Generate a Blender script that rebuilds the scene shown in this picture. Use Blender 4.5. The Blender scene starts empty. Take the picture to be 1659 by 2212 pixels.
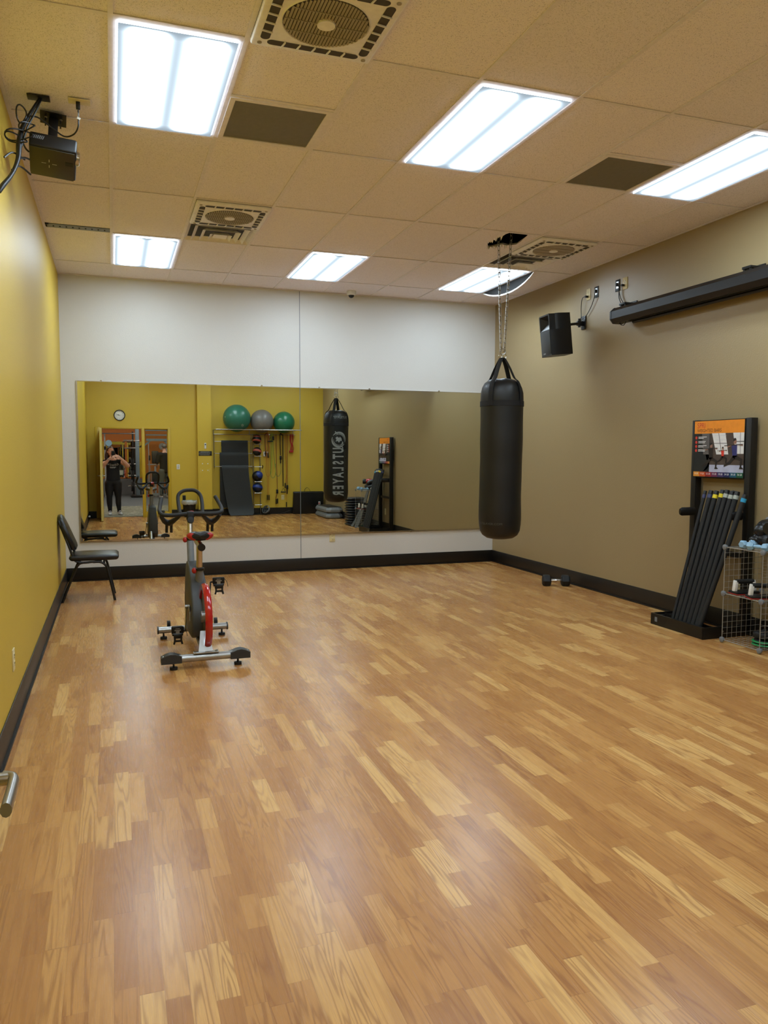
import bpy, bmesh, math, random
from mathutils import Vector, Matrix, Euler, Quaternion
R = math.radians; PI = math.pi
random.seed(7)
SC = bpy.context.scene
COL = SC.collection
# ------------------------------------------------------------------ room numbers (metres)
XL, XR, H = -0.5585, 4.7897, 3.4094      # left wall, right wall, ceiling
YF, YB = 9.3316, 0.40                    # mirror wall, rear wall (inner faces)
T = 0.6096
def cx(c): return c*T                    # ceiling grid lines
def ry(r): return 8.6914-(4-r)*2*T

# ------------------------------------------------------------------ mesh builder
class MB:
    def __init__(s, off=(0,0,0)):
        s.V=[]; s.F=[]; s.MI=[]; s.cur=0; s.off=Vector(off); s.T=Matrix.Identity(4)
    def mat(s,i): s.cur=i; return s
    def add(s, vs, fs):
        n=len(s.V)
        for v in vs: s.V.append(s.T@Vector(v))
        for f in fs: s.F.append(tuple(i+n for i in f)); s.MI.append(s.cur)
    def box(s, c, d, rot=None, bev=0, seg=2):
        c=Vector(c)
        M=Matrix.Translation(c)@((Euler(rot).to_matrix().to_4x4()) if rot else Matrix.Identity(4))
        if bev:
            bm=bmesh.new(); bmesh.ops.create_cube(bm,size=1)
            for v in bm.verts: v.co=Vector((v.co.x*d[0],v.co.y*d[1],v.co.z*d[2]))
            bmesh.ops.bevel(bm,geom=bm.edges[:],offset=min(bev,min(d)*.49),segments=seg,affect='EDGES',profile=.5)
            bm.verts.index_update()
            s.add([M@v.co for v in bm.verts],[[v.index for v in f.verts] for f in bm.faces]); bm.free()
        else:
            vs=[M@Vector((x*d[0]/2,y*d[1]/2,z*d[2]/2)) for x in(-1,1) for y in(-1,1) for z in(-1,1)]
            s.add(vs,[(0,1,3,2),(4,6,7,5),(0,4,5,1),(2,3,7,6),(0,2,6,4),(1,5,7,3)])
        return s
    def bx(s,x0,x1,y0,y1,z0,z1,bev=0):
        return s.box(((x0+x1)/2,(y0+y1)/2,(z0+z1)/2),(abs(x1-x0),abs(y1-y0),abs(z1-z0)),None,bev)
    def quad(s,*p): s.add(p,[tuple(range(len(p)))]); return s
    def cyl(s,p0,p1,r0,r1=None,n=16,cap=True):
        r1=r0 if r1 is None else r1
        p0=Vector(p0);p1=Vector(p1); d=(p1-p0).normalized(); a=d.orthogonal().normalized(); b=d.cross(a)
        vs=[];fs=[]
        for p,r in((p0,r0),(p1,r1)):
            for i in range(n):
                t=2*PI*(i+.5)/n; vs.append(p+(a*math.cos(t)+b*math.sin(t))*r)
        for i in range(n): fs.append((i,(i+1)%n,n+(i+1)%n,n+i))
        if cap: fs.append(tuple(range(n-1,-1,-1))); fs.append(tuple(range(n,2*n)))
        s.add(vs,fs); return s
    def tube(s,pts,r,n=8,closed=False,sm=0,flat=None):
        P=[Vector(p) for p in pts]
        if sm:
            Q=[];m=len(P)
            rng=range(m if closed else m-1)
            for i in rng:
                g=lambda k:(P[k%m] if closed else P[max(0,min(m-1,k))])
                a,b,c,d=g(i-1),g(i),g(i+1),g(i+2)
                for k in range(sm):
                    t=k/sm
                    Q.append(.5*((2*b)+(-a+c)*t+(2*a-5*b+4*c-d)*t*t+(-a+3*b-3*c+d)*t*t*t))
            if not closed: Q.append(P[-1])
            if isinstance(r,(list,tuple)):
                rr=[]
                for i in rng:
                    for k in range(sm):
                        p,q=r[i],r[(i+1)%m]
                        rr.append(tuple(x+(y-x)*k/sm for x,y in zip(p,q)) if isinstance(p,tuple) else p+(q-p)*k/sm)
                if not closed: rr.append(r[-1])
                r=rr
            P=Q
        m=len(P); rad=r if isinstance(r,(list,tuple)) else [r]*m
        tan=[]
        for i in range(m):
            a=P[(i-1)%m] if (closed or i>0) else P[i]; b=P[(i+1)%m] if (closed or i<m-1) else P[i]
            t=b-a; tan.append(t.normalized() if t.length>1e-9 else Vector((0,0,1)))
        u=tan[0].orthogonal().normalized() if flat is None else (Vector(flat)-tan[0]*tan[0].dot(Vector(flat))).normalized()
        vs=[];fs=[]
        for i in range(m):
            if i:
                q=tan[i-1].rotation_difference(tan[i]); u=(q@u); u=(u-tan[i]*u.dot(tan[i])).normalized()
            w=tan[i].cross(u); rr=rad[i]; ra,rb=(rr if isinstance(rr,(tuple,list)) else (rr,rr))
            for k in range(n):
                t=2*PI*k/n; vs.append(P[i]+u*math.cos(t)*ra+w*math.sin(t)*rb)
        for i in range(m if closed else m-1):
            j=(i+1)%m
            for k in range(n): fs.append((i*n+k,i*n+(k+1)%n,j*n+(k+1)%n,j*n+k))
        if not closed: fs.append(tuple(range(n-1,-1,-1))); fs.append(tuple((m-1)*n+k for k in range(n)))
        s.add(vs,fs); return s
    def strap(s,pts,w,th,side,sm=0): return s.tube(pts,[(w/2,th/2)]*len(pts),8,False,sm,flat=side)
    def lathe(s,prof,c=(0,0,0),n=32,axis=None,sx=1,sy=1,cap=True):
        M=Matrix.Translation(Vector(c))
        if axis is not None: M=M@Vector((0,0,1)).rotation_difference(Vector(axis).normalized()).to_matrix().to_4x4()
        vs=[];fs=[];m=len(prof)
        for r,z in prof:
            for k in range(n):
                t=2*PI*k/n; vs.append(M@Vector((r*math.cos(t)*sx,r*math.sin(t)*sy,z)))
        for i in range(m-1):
            for k in range(n): fs.append((i*n+k,i*n+(k+1)%n,(i+1)*n+(k+1)%n,(i+1)*n+k))
        if len(prof)==2: cap=False
        if cap and prof[0][0]>1e-6: fs.append(tuple(range(n-1,-1,-1)))
        if cap and prof[-1][0]>1e-6: fs.append(tuple((m-1)*n+k for k in range(n)))
        s.add(vs,fs); return s
    def ball(s,c,r,n=24,rot=None):
        r=(r,r,r) if not isinstance(r,(tuple,list)) else r
        M=Matrix.Translation(Vector(c))@(Euler(rot).to_matrix().to_4x4() if rot else Matrix.Identity(4))
        m=n//2; vs=[];fs=[]
        for i in range(1,m):
            a=PI*i/m
            for k in range(n):
                t=2*PI*k/n; vs.append(M@Vector((r[0]*math.sin(a)*math.cos(t),r[1]*math.sin(a)*math.sin(t),r[2]*math.cos(a))))
        top=len(vs); vs.append(M@Vector((0,0,r[2]))); vs.append(M@Vector((0,0,-r[2])))
        for i in range(m-2):
            for k in range(n): fs.append((i*n+k,(i+1)*n+k,(i+1)*n+(k+1)%n,i*n+(k+1)%n))
        for k in range(n): fs.append((k,(k+1)%n,top)); fs.append(((m-2)*n+(k+1)%n,(m-2)*n+k,top+1))
        s.add(vs,fs); return s
    def prism(s,poly,M,d):
        # poly in local xy, extruded along local z by d, placed by matrix M
        n=len(poly); vs=[M@Vector((x,y,0)) for x,y in poly]+[M@Vector((x,y,d)) for x,y in poly]
        fs=[tuple(range(n-1,-1,-1)),tuple(range(n,2*n))]+[(i,(i+1)%n,n+(i+1)%n,n+i) for i in range(n)]
        s.add(vs,fs); return s
    def poly(s,poly,M): s.add([M@Vector((x,y,0)) for x,y in poly],[tuple(range(len(poly)))]); return s
    def text(s,body,size,M,ax='CENTER',sxy=(1,1),th=0,cuts=0,warp=None,bold=0):
        cu=bpy.data.curves.new('t','FONT'); cu.body=body; cu.size=size; cu.align_x=ax; cu.align_y='CENTER'; cu.extrude=th; cu.resolution_u=3; cu.offset=bold
        o=bpy.data.objects.new('t',cu); COL.objects.link(o)
        dg=bpy.context.evaluated_depsgraph_get(); me=bpy.data.meshes.new_from_object(o.evaluated_get(dg))
        if cuts:
            bm=bmesh.new(); bm.from_mesh(me); bmesh.ops.triangulate(bm,faces=bm.faces[:]); bmesh.ops.subdivide_edges(bm,edges=bm.edges[:],cuts=cuts,use_grid_fill=True); bm.to_mesh(me); bm.free()
        vs=[]
        for v in me.vertices:
            p=Vector((v.co.x*sxy[0],v.co.y*sxy[1],v.co.z))
            if warp: p=warp(p)
            vs.append(M@p)
        s.add(vs,[tuple(p.vertices) for p in me.polygons])
        bpy.data.objects.remove(o); bpy.data.curves.remove(cu); bpy.data.meshes.remove(me); return s
    def build(s,name,mats,parent=None,loc=None,rot=None,smooth=40,raw=False):
        if loc is not None and parent is None and not raw: s.off=Vector(loc)
        me=bpy.data.meshes.new(name)
        me.from_pydata([v-s.off for v in s.V],[],s.F)
        if not isinstance(mats,(list,tuple)): mats=[mats]
        for m in mats: me.materials.append(m)
        me.polygons.foreach_set('material_index',s.MI)
        bm=bmesh.new(); bm.from_mesh(me); bmesh.ops.recalc_face_normals(bm,faces=bm.faces[:]); bm.to_mesh(me); bm.free()
        if smooth:
            me.polygons.foreach_set('use_smooth',[True]*len(me.polygons)); me.set_sharp_from_angle(angle=R(smooth))
        me.update()
        o=bpy.data.objects.new(name,me); COL.objects.link(o)
        if loc is not None: o.location=loc
        if rot is not None: o.rotation_euler=rot
        if parent is not None: o.parent=parent
        return o

def tag(o,label,cat,group=None):
    o['label']=label; o['category']=cat
    if group: o['group']=group
    return o
def thing(name,label,cat,loc=(0,0,0),rot=(0,0,0),group=None):
    o=bpy.data.objects.new(name,None); o.empty_display_size=.1; COL.objects.link(o); o.location=loc; o.rotation_euler=rot
    return tag(o,label,cat,group)
def struct(o): o['kind']='structure'; return o
def dup(root,loc,rot=None,label=None):
    r=root.copy(); COL.objects.link(r); r.location=loc
    if rot is not None: r.rotation_euler=rot
    if label: r['label']=label
    for ch in list(root.children):
        c=ch.copy(); COL.objects.link(c); c.parent=r
        for g in list(ch.children):
            d=g.copy(); COL.objects.link(d); d.parent=c
    return r

# ------------------------------------------------------------------ materials
def lin(c):
    return tuple(((v/255)/12.92 if v/255<=.04045 else (((v/255)+.055)/1.055)**2.4) for v in c)
class NT:
    def __init__(s,name):
        s.m=bpy.data.materials.new(name); s.m.use_nodes=True; s.t=s.m.node_tree; s.b=s.t.nodes['Principled BSDF']
    def n(s,ty,**k):
        o=s.t.nodes.new(ty)
        for a,b in k.items(): setattr(o,a,b)
        return o
    def l(s,a,b): s.t.links.new(a,b)
    def val(s,sock,v):
        if isinstance(v,bpy.types.NodeSocket): s.l(v,sock)
        else: sock.default_value=v
    def M(s,op,a,b=0.0,c=None):
        o=s.n('ShaderNodeMath',operation=op); s.val(o.inputs[0],a); s.val(o.inputs[1],b)
        if c is not None: s.val(o.inputs[2],c)
        return o.outputs[0]
    def obj(s):
        return s.n('ShaderNodeTexCoord').outputs['Object']
    def xyz(s,v):
        o=s.n('ShaderNodeSeparateXYZ'); s.l(v,o.inputs[0]); return o.outputs
    def comb(s,x,y,z):
        o=s.n('ShaderNodeCombineXYZ')
        for i,v in enumerate((x,y,z)): s.val(o.inputs[i],v)
        return o.outputs[0]
    def noise(s,vec,sc,det=2,rough=.5,dist=0):
        o=s.n('ShaderNodeTexNoise'); s.l(vec,o.inputs['Vector']); o.inputs['Scale'].default_value=sc; o.inputs['Detail'].default_value=det
        o.inputs['Roughness'].default_value=rough; o.inputs['Distortion'].default_value=dist; return o.outputs['Fac']
    def mix(s,f,a,b,bt='MIX'):
        o=s.n('ShaderNodeMix',data_type='RGBA',blend_type=bt); s.val(o.inputs[0],f)
        for i,v in((6,a),(7,b)):
            if isinstance(v,bpy.types.NodeSocket): s.l(v,o.inputs[i])
            else: o.inputs[i].default_value=(*v,1)
        return o.outputs[2]
    def ramp(s,f,stops):
        o=s.n('ShaderNodeValToRGB'); s.l(f,o.inputs[0]); e=o.color_ramp.elements
        while len(e)<len(stops): e.new(.5)
        for i,(p,c) in enumerate(stops): e[i].position=p; e[i].color=(*c,1)
        return o.outputs[0]
    def bump(s,h,st,dist=.01):
        o=s.n('ShaderNodeBump'); s.l(h,o.inputs['Height']); o.inputs['Strength'].default_value=st; o.inputs['Distance'].default_value=dist
        s.l(o.outputs[0],s.b.inputs['Normal'])
    def base(s,c):
        if isinstance(c,bpy.types.NodeSocket): s.l(c,s.b.inputs['Base Color'])
        else: s.b.inputs['Base Color'].default_value=(*c,1)
def simple(name,rgb,rough=.5,metal=0,var=.12,vs=30,bump=0,bs=200,spec=.5,coat=0):
    t=NT(name); c=lin(rgb)
    v=t.obj(); f=t.noise(v,vs,3)
    t.base(t.mix(f,tuple(x*(1-var) for x in c),tuple(min(1,x*(1+var)) for x in c)))
    t.b.inputs['Roughness'].default_value=rough; t.b.inputs['Metallic'].default_value=metal
    t.b.inputs['Specular IOR Level'].default_value=spec; t.b.inputs['Coat Weight'].default_value=coat
    if bump: t.bump(t.noise(v,bs,2),bump,.003)
    return t.m
def paint(name,rgb,rough,bump=.35,sc=130,var=.03):
    t=NT(name); c=lin(rgb); v=t.obj(); f=t.noise(v,1.3,3)
    t.base(t.mix(f,tuple(x*(1-var) for x in c),tuple(min(1,x*(1+var)) for x in c)))
    t.b.inputs['Roughness'].default_value=rough; t.b.inputs['Specular IOR Level'].default_value=.5
    t.bump(t.noise(v,sc,3,.55),bump,.004); return t.m
def emit(name,rgb,st):
    t=NT(name); e=t.n('ShaderNodeEmission'); e.inputs[0].default_value=(*lin(rgb),1); e.inputs[1].default_value=st
    t.l(e.outputs[0],t.t.nodes['Material Output'].inputs[0]); return t.m

def floor_mat():
    t=NT('laminate_floor'); v=t.obj(); X,Y,Z=t.xyz(v); w=.0645
    xs=t.M('DIVIDE',X,w); i=t.M('FLOOR',xs); fx=t.M('FRACT',xs)
    def wn(a,b):
        o=t.n('ShaderNodeTexWhiteNoise',noise_dimensions='2D'); t.l(t.comb(a,b,0.0),o.inputs['Vector']); return o.outputs['Value']
    r1=wn(i,3.3); r2=wn(i,8.1)
    L=t.M('MULTIPLY_ADD',r1,.16,.34)
    ty=t.M('ADD',t.M('DIVIDE',Y,L),t.M('MULTIPLY',r2,13.0))
    ns=t.n('ShaderNodeTexNoise',noise_dimensions='2D'); t.l(t.comb(t.M('MULTIPLY',i,7.7),t.M('MULTIPLY',ty,.8),0.0),ns.inputs['Vector']); ns.inputs['Scale'].default_value=1; ns.inputs['Detail'].default_value=0
    ty=t.M('MULTIPLY_ADD',ns.outputs['Fac'],1.1,ty)
    j=t.M('FLOOR',ty); fy=t.M('FRACT',ty)
    rnd=wn(i,j); rnd2=wn(t.M('ADD',i,51.3),j); rnd3=wn(t.M('ADD',i,17.9),j)
    g=t.comb(t.M('MULTIPLY_ADD',rnd2,31.0,t.M('MULTIPLY',X,14.0)),t.M('MULTIPLY_ADD',rnd,17.0,t.M('MULTIPLY',Y,.9)),t.M('MULTIPLY',rnd3,9.0))
    n1=t.noise(g,1.0,2,.45)
    rings=t.M('MULTIPLY_ADD',t.M('SINE',t.M('MULTIPLY',n1,t.M('MULTIPLY_ADD',rnd3,55.0,55.0))),.5,.5)
    rings=t.M('POWER',rings,2.6)
    g2=t.comb(t.M('MULTIPLY_ADD',rnd,77.0,t.M('MULTIPLY',X,420.0)),t.M('MULTIPLY',Y,9.0),rnd2)
    n2=t.noise(g2,1.0,2,.6)
    c=t.ramp(rnd,[(0,lin((176,122,66))),(.25,lin((185,131,72))),(.5,lin((194,140,78))),(.72,lin((203,150,86))),(.88,lin((216,166,98))),(1,lin((226,180,112)))])
    c=t.mix(t.M('MULTIPLY',rings,t.M('MULTIPLY_ADD',rnd2,.42,.2)),c,lin((138,86,44)))
    c=t.mix(t.M('MULTIPLY',t.M('SUBTRACT',n2,.34),.8),c,lin((140,88,50)))
    ed=t.M('ADD',t.M('LESS_THAN',fx,.02),t.M('LESS_THAN',fy,.004)); ed=t.M('MINIMUM',ed,1.0)
    c=t.mix(t.M('MULTIPLY',ed,.32),c,lin((110,66,36)))
    t.base(c)
    t.l(t.M('MULTIPLY_ADD',n2,.08,.225),t.b.inputs['Roughness']); t.b.inputs['Specular IOR Level'].default_value=.42
    t.bump(t.M('ADD',n2,t.M('MULTIPLY',t.noise(v,6,2),.6)),.06,.002)
    return t.m
def tile_mat():
    t=NT('ceiling_tile'); v=t.obj()
    n1=t.noise(v,260,2,.6); n2=t.noise(v,110,3,.7)
    pits=t.M('LESS_THAN',t.M('ADD',t.M('MULTIPLY',n1,.6),t.M('MULTIPLY',n2,.4)),.425)
    vo=t.n('ShaderNodeTexWhiteNoise',noise_dimensions='2D'); X,Y,Z=t.xyz(v)
    t.l(t.comb(t.M('FLOOR',t.M('DIVIDE',X,T)),t.M('FLOOR',t.M('DIVIDE',t.M('SUBTRACT',Y,3.8146),2*T)),0.0),vo.inputs['Vector'])
    k=t.M('MULTIPLY_ADD',vo.outputs[0],.09,.955)
    c=t.mix(pits,lin((253,246,255)),lin((176,172,176)))
    c=t.mix(1.0,c,t.comb(k,k,k),'MULTIPLY')
    c=t.mix(t.M('MULTIPLY',t.noise(v,1.1,2),.25),c,lin((240,234,248)))
    t.base(c); t.b.inputs['Roughness'].default_value=.95; t.b.inputs['Specular IOR Level'].default_value=.1
    t.bump(t.M('SUBTRACT',n2,t.M('MULTIPLY',pits,.8)),.5,.004); return t.m
def panel_mat(name='light_diffuser',K=23.0):
    # prismatic lens lit by two tubes that run along its length
    t=NT(name); X,Y,Z=t.xyz(t.obj()); w,l=.27,.575
    def tubeg(x0):
        d=t.M('ABSOLUTE',t.M('SUBTRACT',X,x0)); a=t.M('DIVIDE',d,.072)
        return t.M('DIVIDE',1.0,t.M('ADD',1.0,t.M('POWER',a,8.0)))
    g=t.M('ADD',tubeg(-.135),tubeg(.135))
    e=t.M('DIVIDE',t.M('SUBTRACT',l-.005,t.M('ABSOLUTE',Y)),.07); e=t.M('MINIMUM',t.M('MAXIMUM',e,0.0),1.0); e=t.M('POWER',e,1.5)
    s=t.M('MULTIPLY_ADD',t.M('MULTIPLY',g,e),K,.42)
    em=t.n('ShaderNodeEmission'); em.inputs[0].default_value=(*lin((220,240,255)),1); t.l(s,em.inputs[1])
    t.l(em.outputs[0],t.t.nodes['Material Output'].inputs[0]); return t.m
def mirror_mat():
    t=NT('mirror_glass'); v=t.obj(); t.base(t.mix(t.noise(v,1.5,2),(.70,.72,.66),(.74,.76,.70)))
    t.b.inputs['Metallic'].default_value=1; t.b.inputs['Roughness'].default_value=0.0; return t.m
def clear_glass():
    t=NT('window_glass'); g=t.n('ShaderNodeBsdfGlass'); 
    tr=t.n('ShaderNodeBsdfTransparent'); gl=t.n('ShaderNodeBsdfGlossy'); gl.inputs['Roughness'].default_value=.01
    f=t.n('ShaderNodeFresnel'); f.inputs[0].default_value=1.45; m=t.n('ShaderNodeMixShader')
    t.l(f.outputs[0],m.inputs[0]); t.l(tr.outputs[0],m.inputs[1]); t.l(gl.outputs[0],m.inputs[2]); tr.inputs[0].default_value=(.93,.95,.93,1)
    t.t.nodes.remove(g); t.l(m.outputs[0],t.t.nodes['Material Output'].inputs[0]); return t.m
def mat_weave():
    t=NT('entry_mat'); v=t.obj(); n=t.noise(v,9,3,.6,1.2); f=t.M('GREATER_THAN',n,.58)
    t.base(t.mix(f,lin((120,122,108)),lin((172,172,158)))); t.b.inputs['Roughness'].default_value=.95; return t.m

M={}
M['floor']=floor_mat(); M['tile']=tile_mat(); M['panel']=panel_mat(); M['mirror']=mirror_mat(); M['glow_edge']=emit('added_edge_glow',(226,244,255),7.0); M['glass']=clear_glass(); M['mat_weave']=mat_weave()
M['yellow']=paint('mustard_paint',(206,174,56),.47,.28,90)
M['yellow_trim']=paint('mustard_gloss',(200,166,46),.32,.05)
M['white_wall']=paint('pale_grey_paint',(212,209,203),.5,.3,90)
M['tan']=paint('tan_paint',(158,138,100),.38,.3,90)
M['orange']=paint('orange_paint',(196,116,44),.55,.2)
M['tbar']=simple('ceiling_grid_paint',(240,234,242),.6)
M['plenum']=simple('dark_plenum',(9,8,8),.9)
M['base']=simple('dark_vinyl_base',(22,18,15),.42,var=.2)
M['black']=simple('black_plastic',(14,14,15),.42)
M['blackm']=simple('black_powder_coat',(10,9,9),.45)
M['rubber']=simple('black_rubber',(20,21,22),.62,bump=.3)
M['vinyl']=simple('black_vinyl',(22,23,24),.33,bump=.25,bs=25)
M['bagv']=simple('punch_bag_vinyl',(14,15,16),.46,bump=.35,bs=14)
M['web']=simple('black_webbing',(12,12,13),.75,bump=.4)
M['chrome']=simple('chrome',(205,205,205),.16,1)
M['steel']=simple('galvanised_steel',(165,163,158),.32,1)
M['silver']=simple('silver_paint',(168,168,166),.3,.75)
M['alu']=simple('brushed_aluminium',(196,190,182),.28,1)
M['dgrey']=simple('dark_grey_plastic',(44,46,48),.45)
M['mgrey']=simple('mid_grey_plastic',(120,124,128),.5)
M['red']=simple('gloss_red',(176,20,26),.14,coat=.7)
M['redp']=simple('red_plastic',(170,34,32),.4)
M['white']=simple('white_plastic',(228,226,220),.4)
M['fanw']=simple('fan_housing_plastic',(244,240,240),.45)
M['fang']=simple('fan_grille',(164,154,140),.6)
M['fand']=simple('fan_slot_dark',(70,64,58),.7)
M['ivory']=simple('ivory_plastic',(222,208,160),.4)
M['grille']=simple('return_grille',(122,118,108),.7,bump=.6,bs=300)
M['green']=simple('teal_green_vinyl',(44,106,86),.3,bump=.15,bs=120)
M['green2']=simple('green_vinyl',(30,108,76),.28)
M['greyb']=simple('grey_vinyl',(112,108,104),.38)
M['blue']=simple('blue_rubber',(26,52,130),.35)
M['navy']=simple('navy_rubber',(16,26,48),.35)
M['lblue']=simple('light_blue_vinyl',(140,178,204),.5)
M['salmon']=simple('salmon_rubber',(170,78,60),.5)
M['mat']=simple('black_foam_mat',(22,23,23),.62,bump=.4,bs=60)
M['matg']=simple('charcoal_foam_mat',(33,35,36),.5,bump=.3,bs=60)
M['ygreen']=simple('yellow_green_tube',(172,190,60),.4)
M['orangeb']=simple('orange_tube',(186,110,40),.4)
M['maroon']=simple('maroon_tube',(110,24,34),.5)
M['skin']=simple('skin',(228,178,156),.5,var=.05)
M['hair']=simple('brown_hair',(58,34,24),.5,var=.3,vs=80)
M['shirt']=simple('black_cotton',(20,20,22),.85)
M['legg']=simple('black_leggings',(14,15,20),.7)
M['shoe']=simple('grey_white_shoe',(196,196,198),.6)
M['print']=simple('white_print',(214,214,214),.6)
M['gprint']=simple('grey_print',(140,142,140),.5)
M['dprint']=simple('dim_grey_print',(78,78,74),.6)
M['dred_lens']=simple('red_print',(190,40,34),.5)
M['rubfloor']=simple('rubber_gym_floor',(92,100,106),.6,vs=60)
M['bsteel']=simple('blue_grey_steel',(120,138,152),.4,.3)
M['lsteel']=simple('pale_steel',(176,182,184),.4,.3)
M['doorp']=simple('cream_door_edge',(214,196,120),.45)
M['green3']=simple('green_disc',(30,140,72),.4)
M['pantsg']=simple('grey_trousers',(92,96,88),.8)
M['bag_clear']=simple('clear_bin_liner',(176,178,176),.25)
M['projb']=simple('projector_case',(52,48,34),.35)
M['cone']=simple('grey_felt_mat',(84,84,80),.8)

# ================================================================== SETTING
def plane_box(name,x0,x1,y0,y1,z0,z1,m):
    return struct(MB().bx(x0,x1,y0,y1,z0,z1).build(name,m,smooth=0))
plane_box('floor',XL-.1,XR+.1,YB-.18,YF+.1,-.06,0,M['floor'])
plane_box('wall_left',XL-.12,XL,YB,YF+.12,0,H+.6,M['yellow'])
plane_box('wall_right',XR,XR+.12,YB-.15,YF+.12,0,H+.6,M['tan'])
plane_box('wall_front',XL-.12,XR+.12,YF,YF+.12,0,H+.6,M['white_wall'])
# rear wall with the doorway and the window beside it
DX0,DX1,WX0,WX1,DH=-.285,.585,.645,1.155,1.985
b=MB()
y0,y1=YB-.15,YB
b.bx(XL-.12,-.395,y0,y1,0,H+.6); b.bx(1.21,XR,y0,y1,0,H+.6); b.bx(-.395,1.21,y0,y1,2.02,H+.6)
struct(b.build('wall_rear',[M['yellow']],smooth=0))
# door and window frame
b=MB(); f0,f1=y0-.02,y1+.018
b.bx(-.395,DX0,f0,f1,0,2.02,.004); b.bx(DX1,WX0,f0,f1,0,2.02,.004); b.bx(WX1,1.21,f0,f1,0,2.02,.004); b.bx(-.395,1.21,f0+.0015,f1-.0015,1.985,2.0215,.002)
b.bx(WX0-.003,WX1+.003,f0+.0015,f1-.0015,.001,.11,.002); b.bx(DX0-.0,DX0+.02,f0+.03,f1-.06,0,1.985)
struct(b.build('door_1',M['yellow_trim']))
w=struct(MB().bx(WX0,WX1,y0+.06,y0+.068,.11,1.985).build('window_1',M['glass'],smooth=0))
b=MB()
for (a,c) in ((WX0,WX0+.014),(WX1-.014,WX1)): b.bx(a,c,y0+.04,y0+.09,.11,1.985)
b.bx(WX0,WX1,y0+.04,y0+.09,.11,.124); b.bx(WX0,WX1,y0+.04,y0+.09,1.97,1.985)
b.build('window_bead',M['yellow_trim'],w)
# pilaster
struct(MB().bx(1.80,2.11,YB,YB+.15,0,H+.1).build('wall_pilaster',M['yellow'],smooth=0))
# ceiling tiles with openings for the fittings and the torn hole
cells=[]
skip=set()
lights=[(0,0),(3,0),(6,0),(0,3),(3,3),(6,3),(0,-2),(3,-2),(6,-2)]
for c,r in lights: skip.add((c,r,0)); skip.add((c,r,1))
for c,r,h in [(1,-1,1),(1,2,0),(6,2,0),(1,2,1),(6,2,1),(1,0,1),(5,0,1)]: skip.add((c,r,h))
skip.add((5,2,0)); skip.add((5,2,1))
b=MB(); zt=H+.006
g=.012
for c in range(-1,8):
    xa=max(cx(c),XL); xb=min(cx(c+1),XR)
    for r in range(-4,5):
        for h in (0,1):
            ya=ry(r)+h*T; yb=ya+T; ya=max(ya,YB); yb=min(yb,YF)
            if yb-ya<.01 or (c,r,h) in skip: continue
            if (c,r,h)==(-1,2,1): yb-=.13   # short tile that leaves the metal showing
            b.quad((xa,ya,zt),(xb,ya,zt),(xb,yb,zt),(xa,yb,zt))
# torn tile: outer rectangle with ragged hole
bm=bmesh.new()
hole=[(3.345,6.275),(3.527,6.272),(3.552,6.39),(3.579,6.50),(3.587,6.60),(3.52,6.66),(3.46,6.64),(3.43,6.72),(3.375,6.77),(3.33,6.70),(3.305,6.63),(3.318,6.56),(3.298,6.47),(3.335,6.39),(3.33,6.33)]
def loop(pts): 
    vs=[bm.verts.new((x,y,zt)) for x,y in pts]; return [bm.edges.new((vs[i],vs[(i+1)%len(vs)])) for i in range(len(vs))]
es=loop([(cx(5),ry(2)),(cx(6),ry(2)),(cx(6),ry(3)),(cx(5),ry(3))])+loop(hole)
bmesh.ops.triangle_fill(bm,use_beauty=True,edges=es)
bm.verts.index_update()
b.add([v.co.copy() for v in bm.verts],[[v.index for v in f.verts] for f in bm.faces]); bm.free()
# broken edge thickness of the torn tile
n=len(hole)
random.seed(3)
up=[(x+(x-3.44)*.12+random.uniform(-.01,.01),y+(y-6.5)*.1+random.uniform(-.01,.01)) for x,y in hole]
for i in range(n):
    (xa,ya),(xb,yb)=hole[i],hole[(i+1)%n]; (xc,yc),(xd,yd)=up[(i+1)%n],up[i]
    b.quad((xa,ya,zt),(xb,yb,zt),(xc,yc,zt+.018),(xd,yd,zt+.018))
ceil=struct(b.build('ceiling',M['tile'],smooth=0))
# hanging torn fibre round the near rim
b=MB(); random.seed(5)
for i in range(5,13):
    (xa,ya),(xb,yb)=hole[i],hole[(i+1)%n]
    for k in range(3):
        t0=k/3; t1=(k+1)/3; dz=random.uniform(.012,.04)
        p0=(xa+(xb-xa)*t0,ya+(yb-ya)*t0,zt); p1=(xa+(xb-xa)*t1,ya+(yb-ya)*t1,zt)
        m=((p0[0]+p1[0])/2+random.uniform(-.01,.012),(p0[1]+p1[1])/2+random.uniform(-.01,.01),zt-dz)
        b.quad(p0,p1,m)
b.build('torn_edge',M['tile'],ceil,smooth=0)
struct(MB().bx(XL-.1,XR+.1,YB-.1,YF+.1,H+.55,H+.6).build('ceiling_deck',M['plenum'],smooth=0))
# T-bar grid
b=MB()
for c in range(0,8):
    b.bx(cx(c)-g,cx(c)+g,YB,YF,H,H+.005)
for r in range(-4,5):
    y=ry(r)
    if y>YB:
        b.bx(XL,XR,y-g,y+g,H+.0007,H+.0042)
for c,r in [(1,-1),(1,0),(5,0),(1,2),(6,2)]:
    b.bx(cx(c),cx(c+1),ry(r)+T-g,ry(r)+T+g,H+.0007,H+.0042)
b.bx(XL,XL+.022,YB,YF,H-.001,H+.0035); b.bx(XR-.022,XR,YB,YF,H-.001,H+.0035); b.bx(XL,XR,YF-.022,YF,H-.0015,H+.003); b.bx(XL,XR,YB,YB+.022,H-.0015,H+.003)
struct(b.build('trim_1',M['tbar'],smooth=0))
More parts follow.
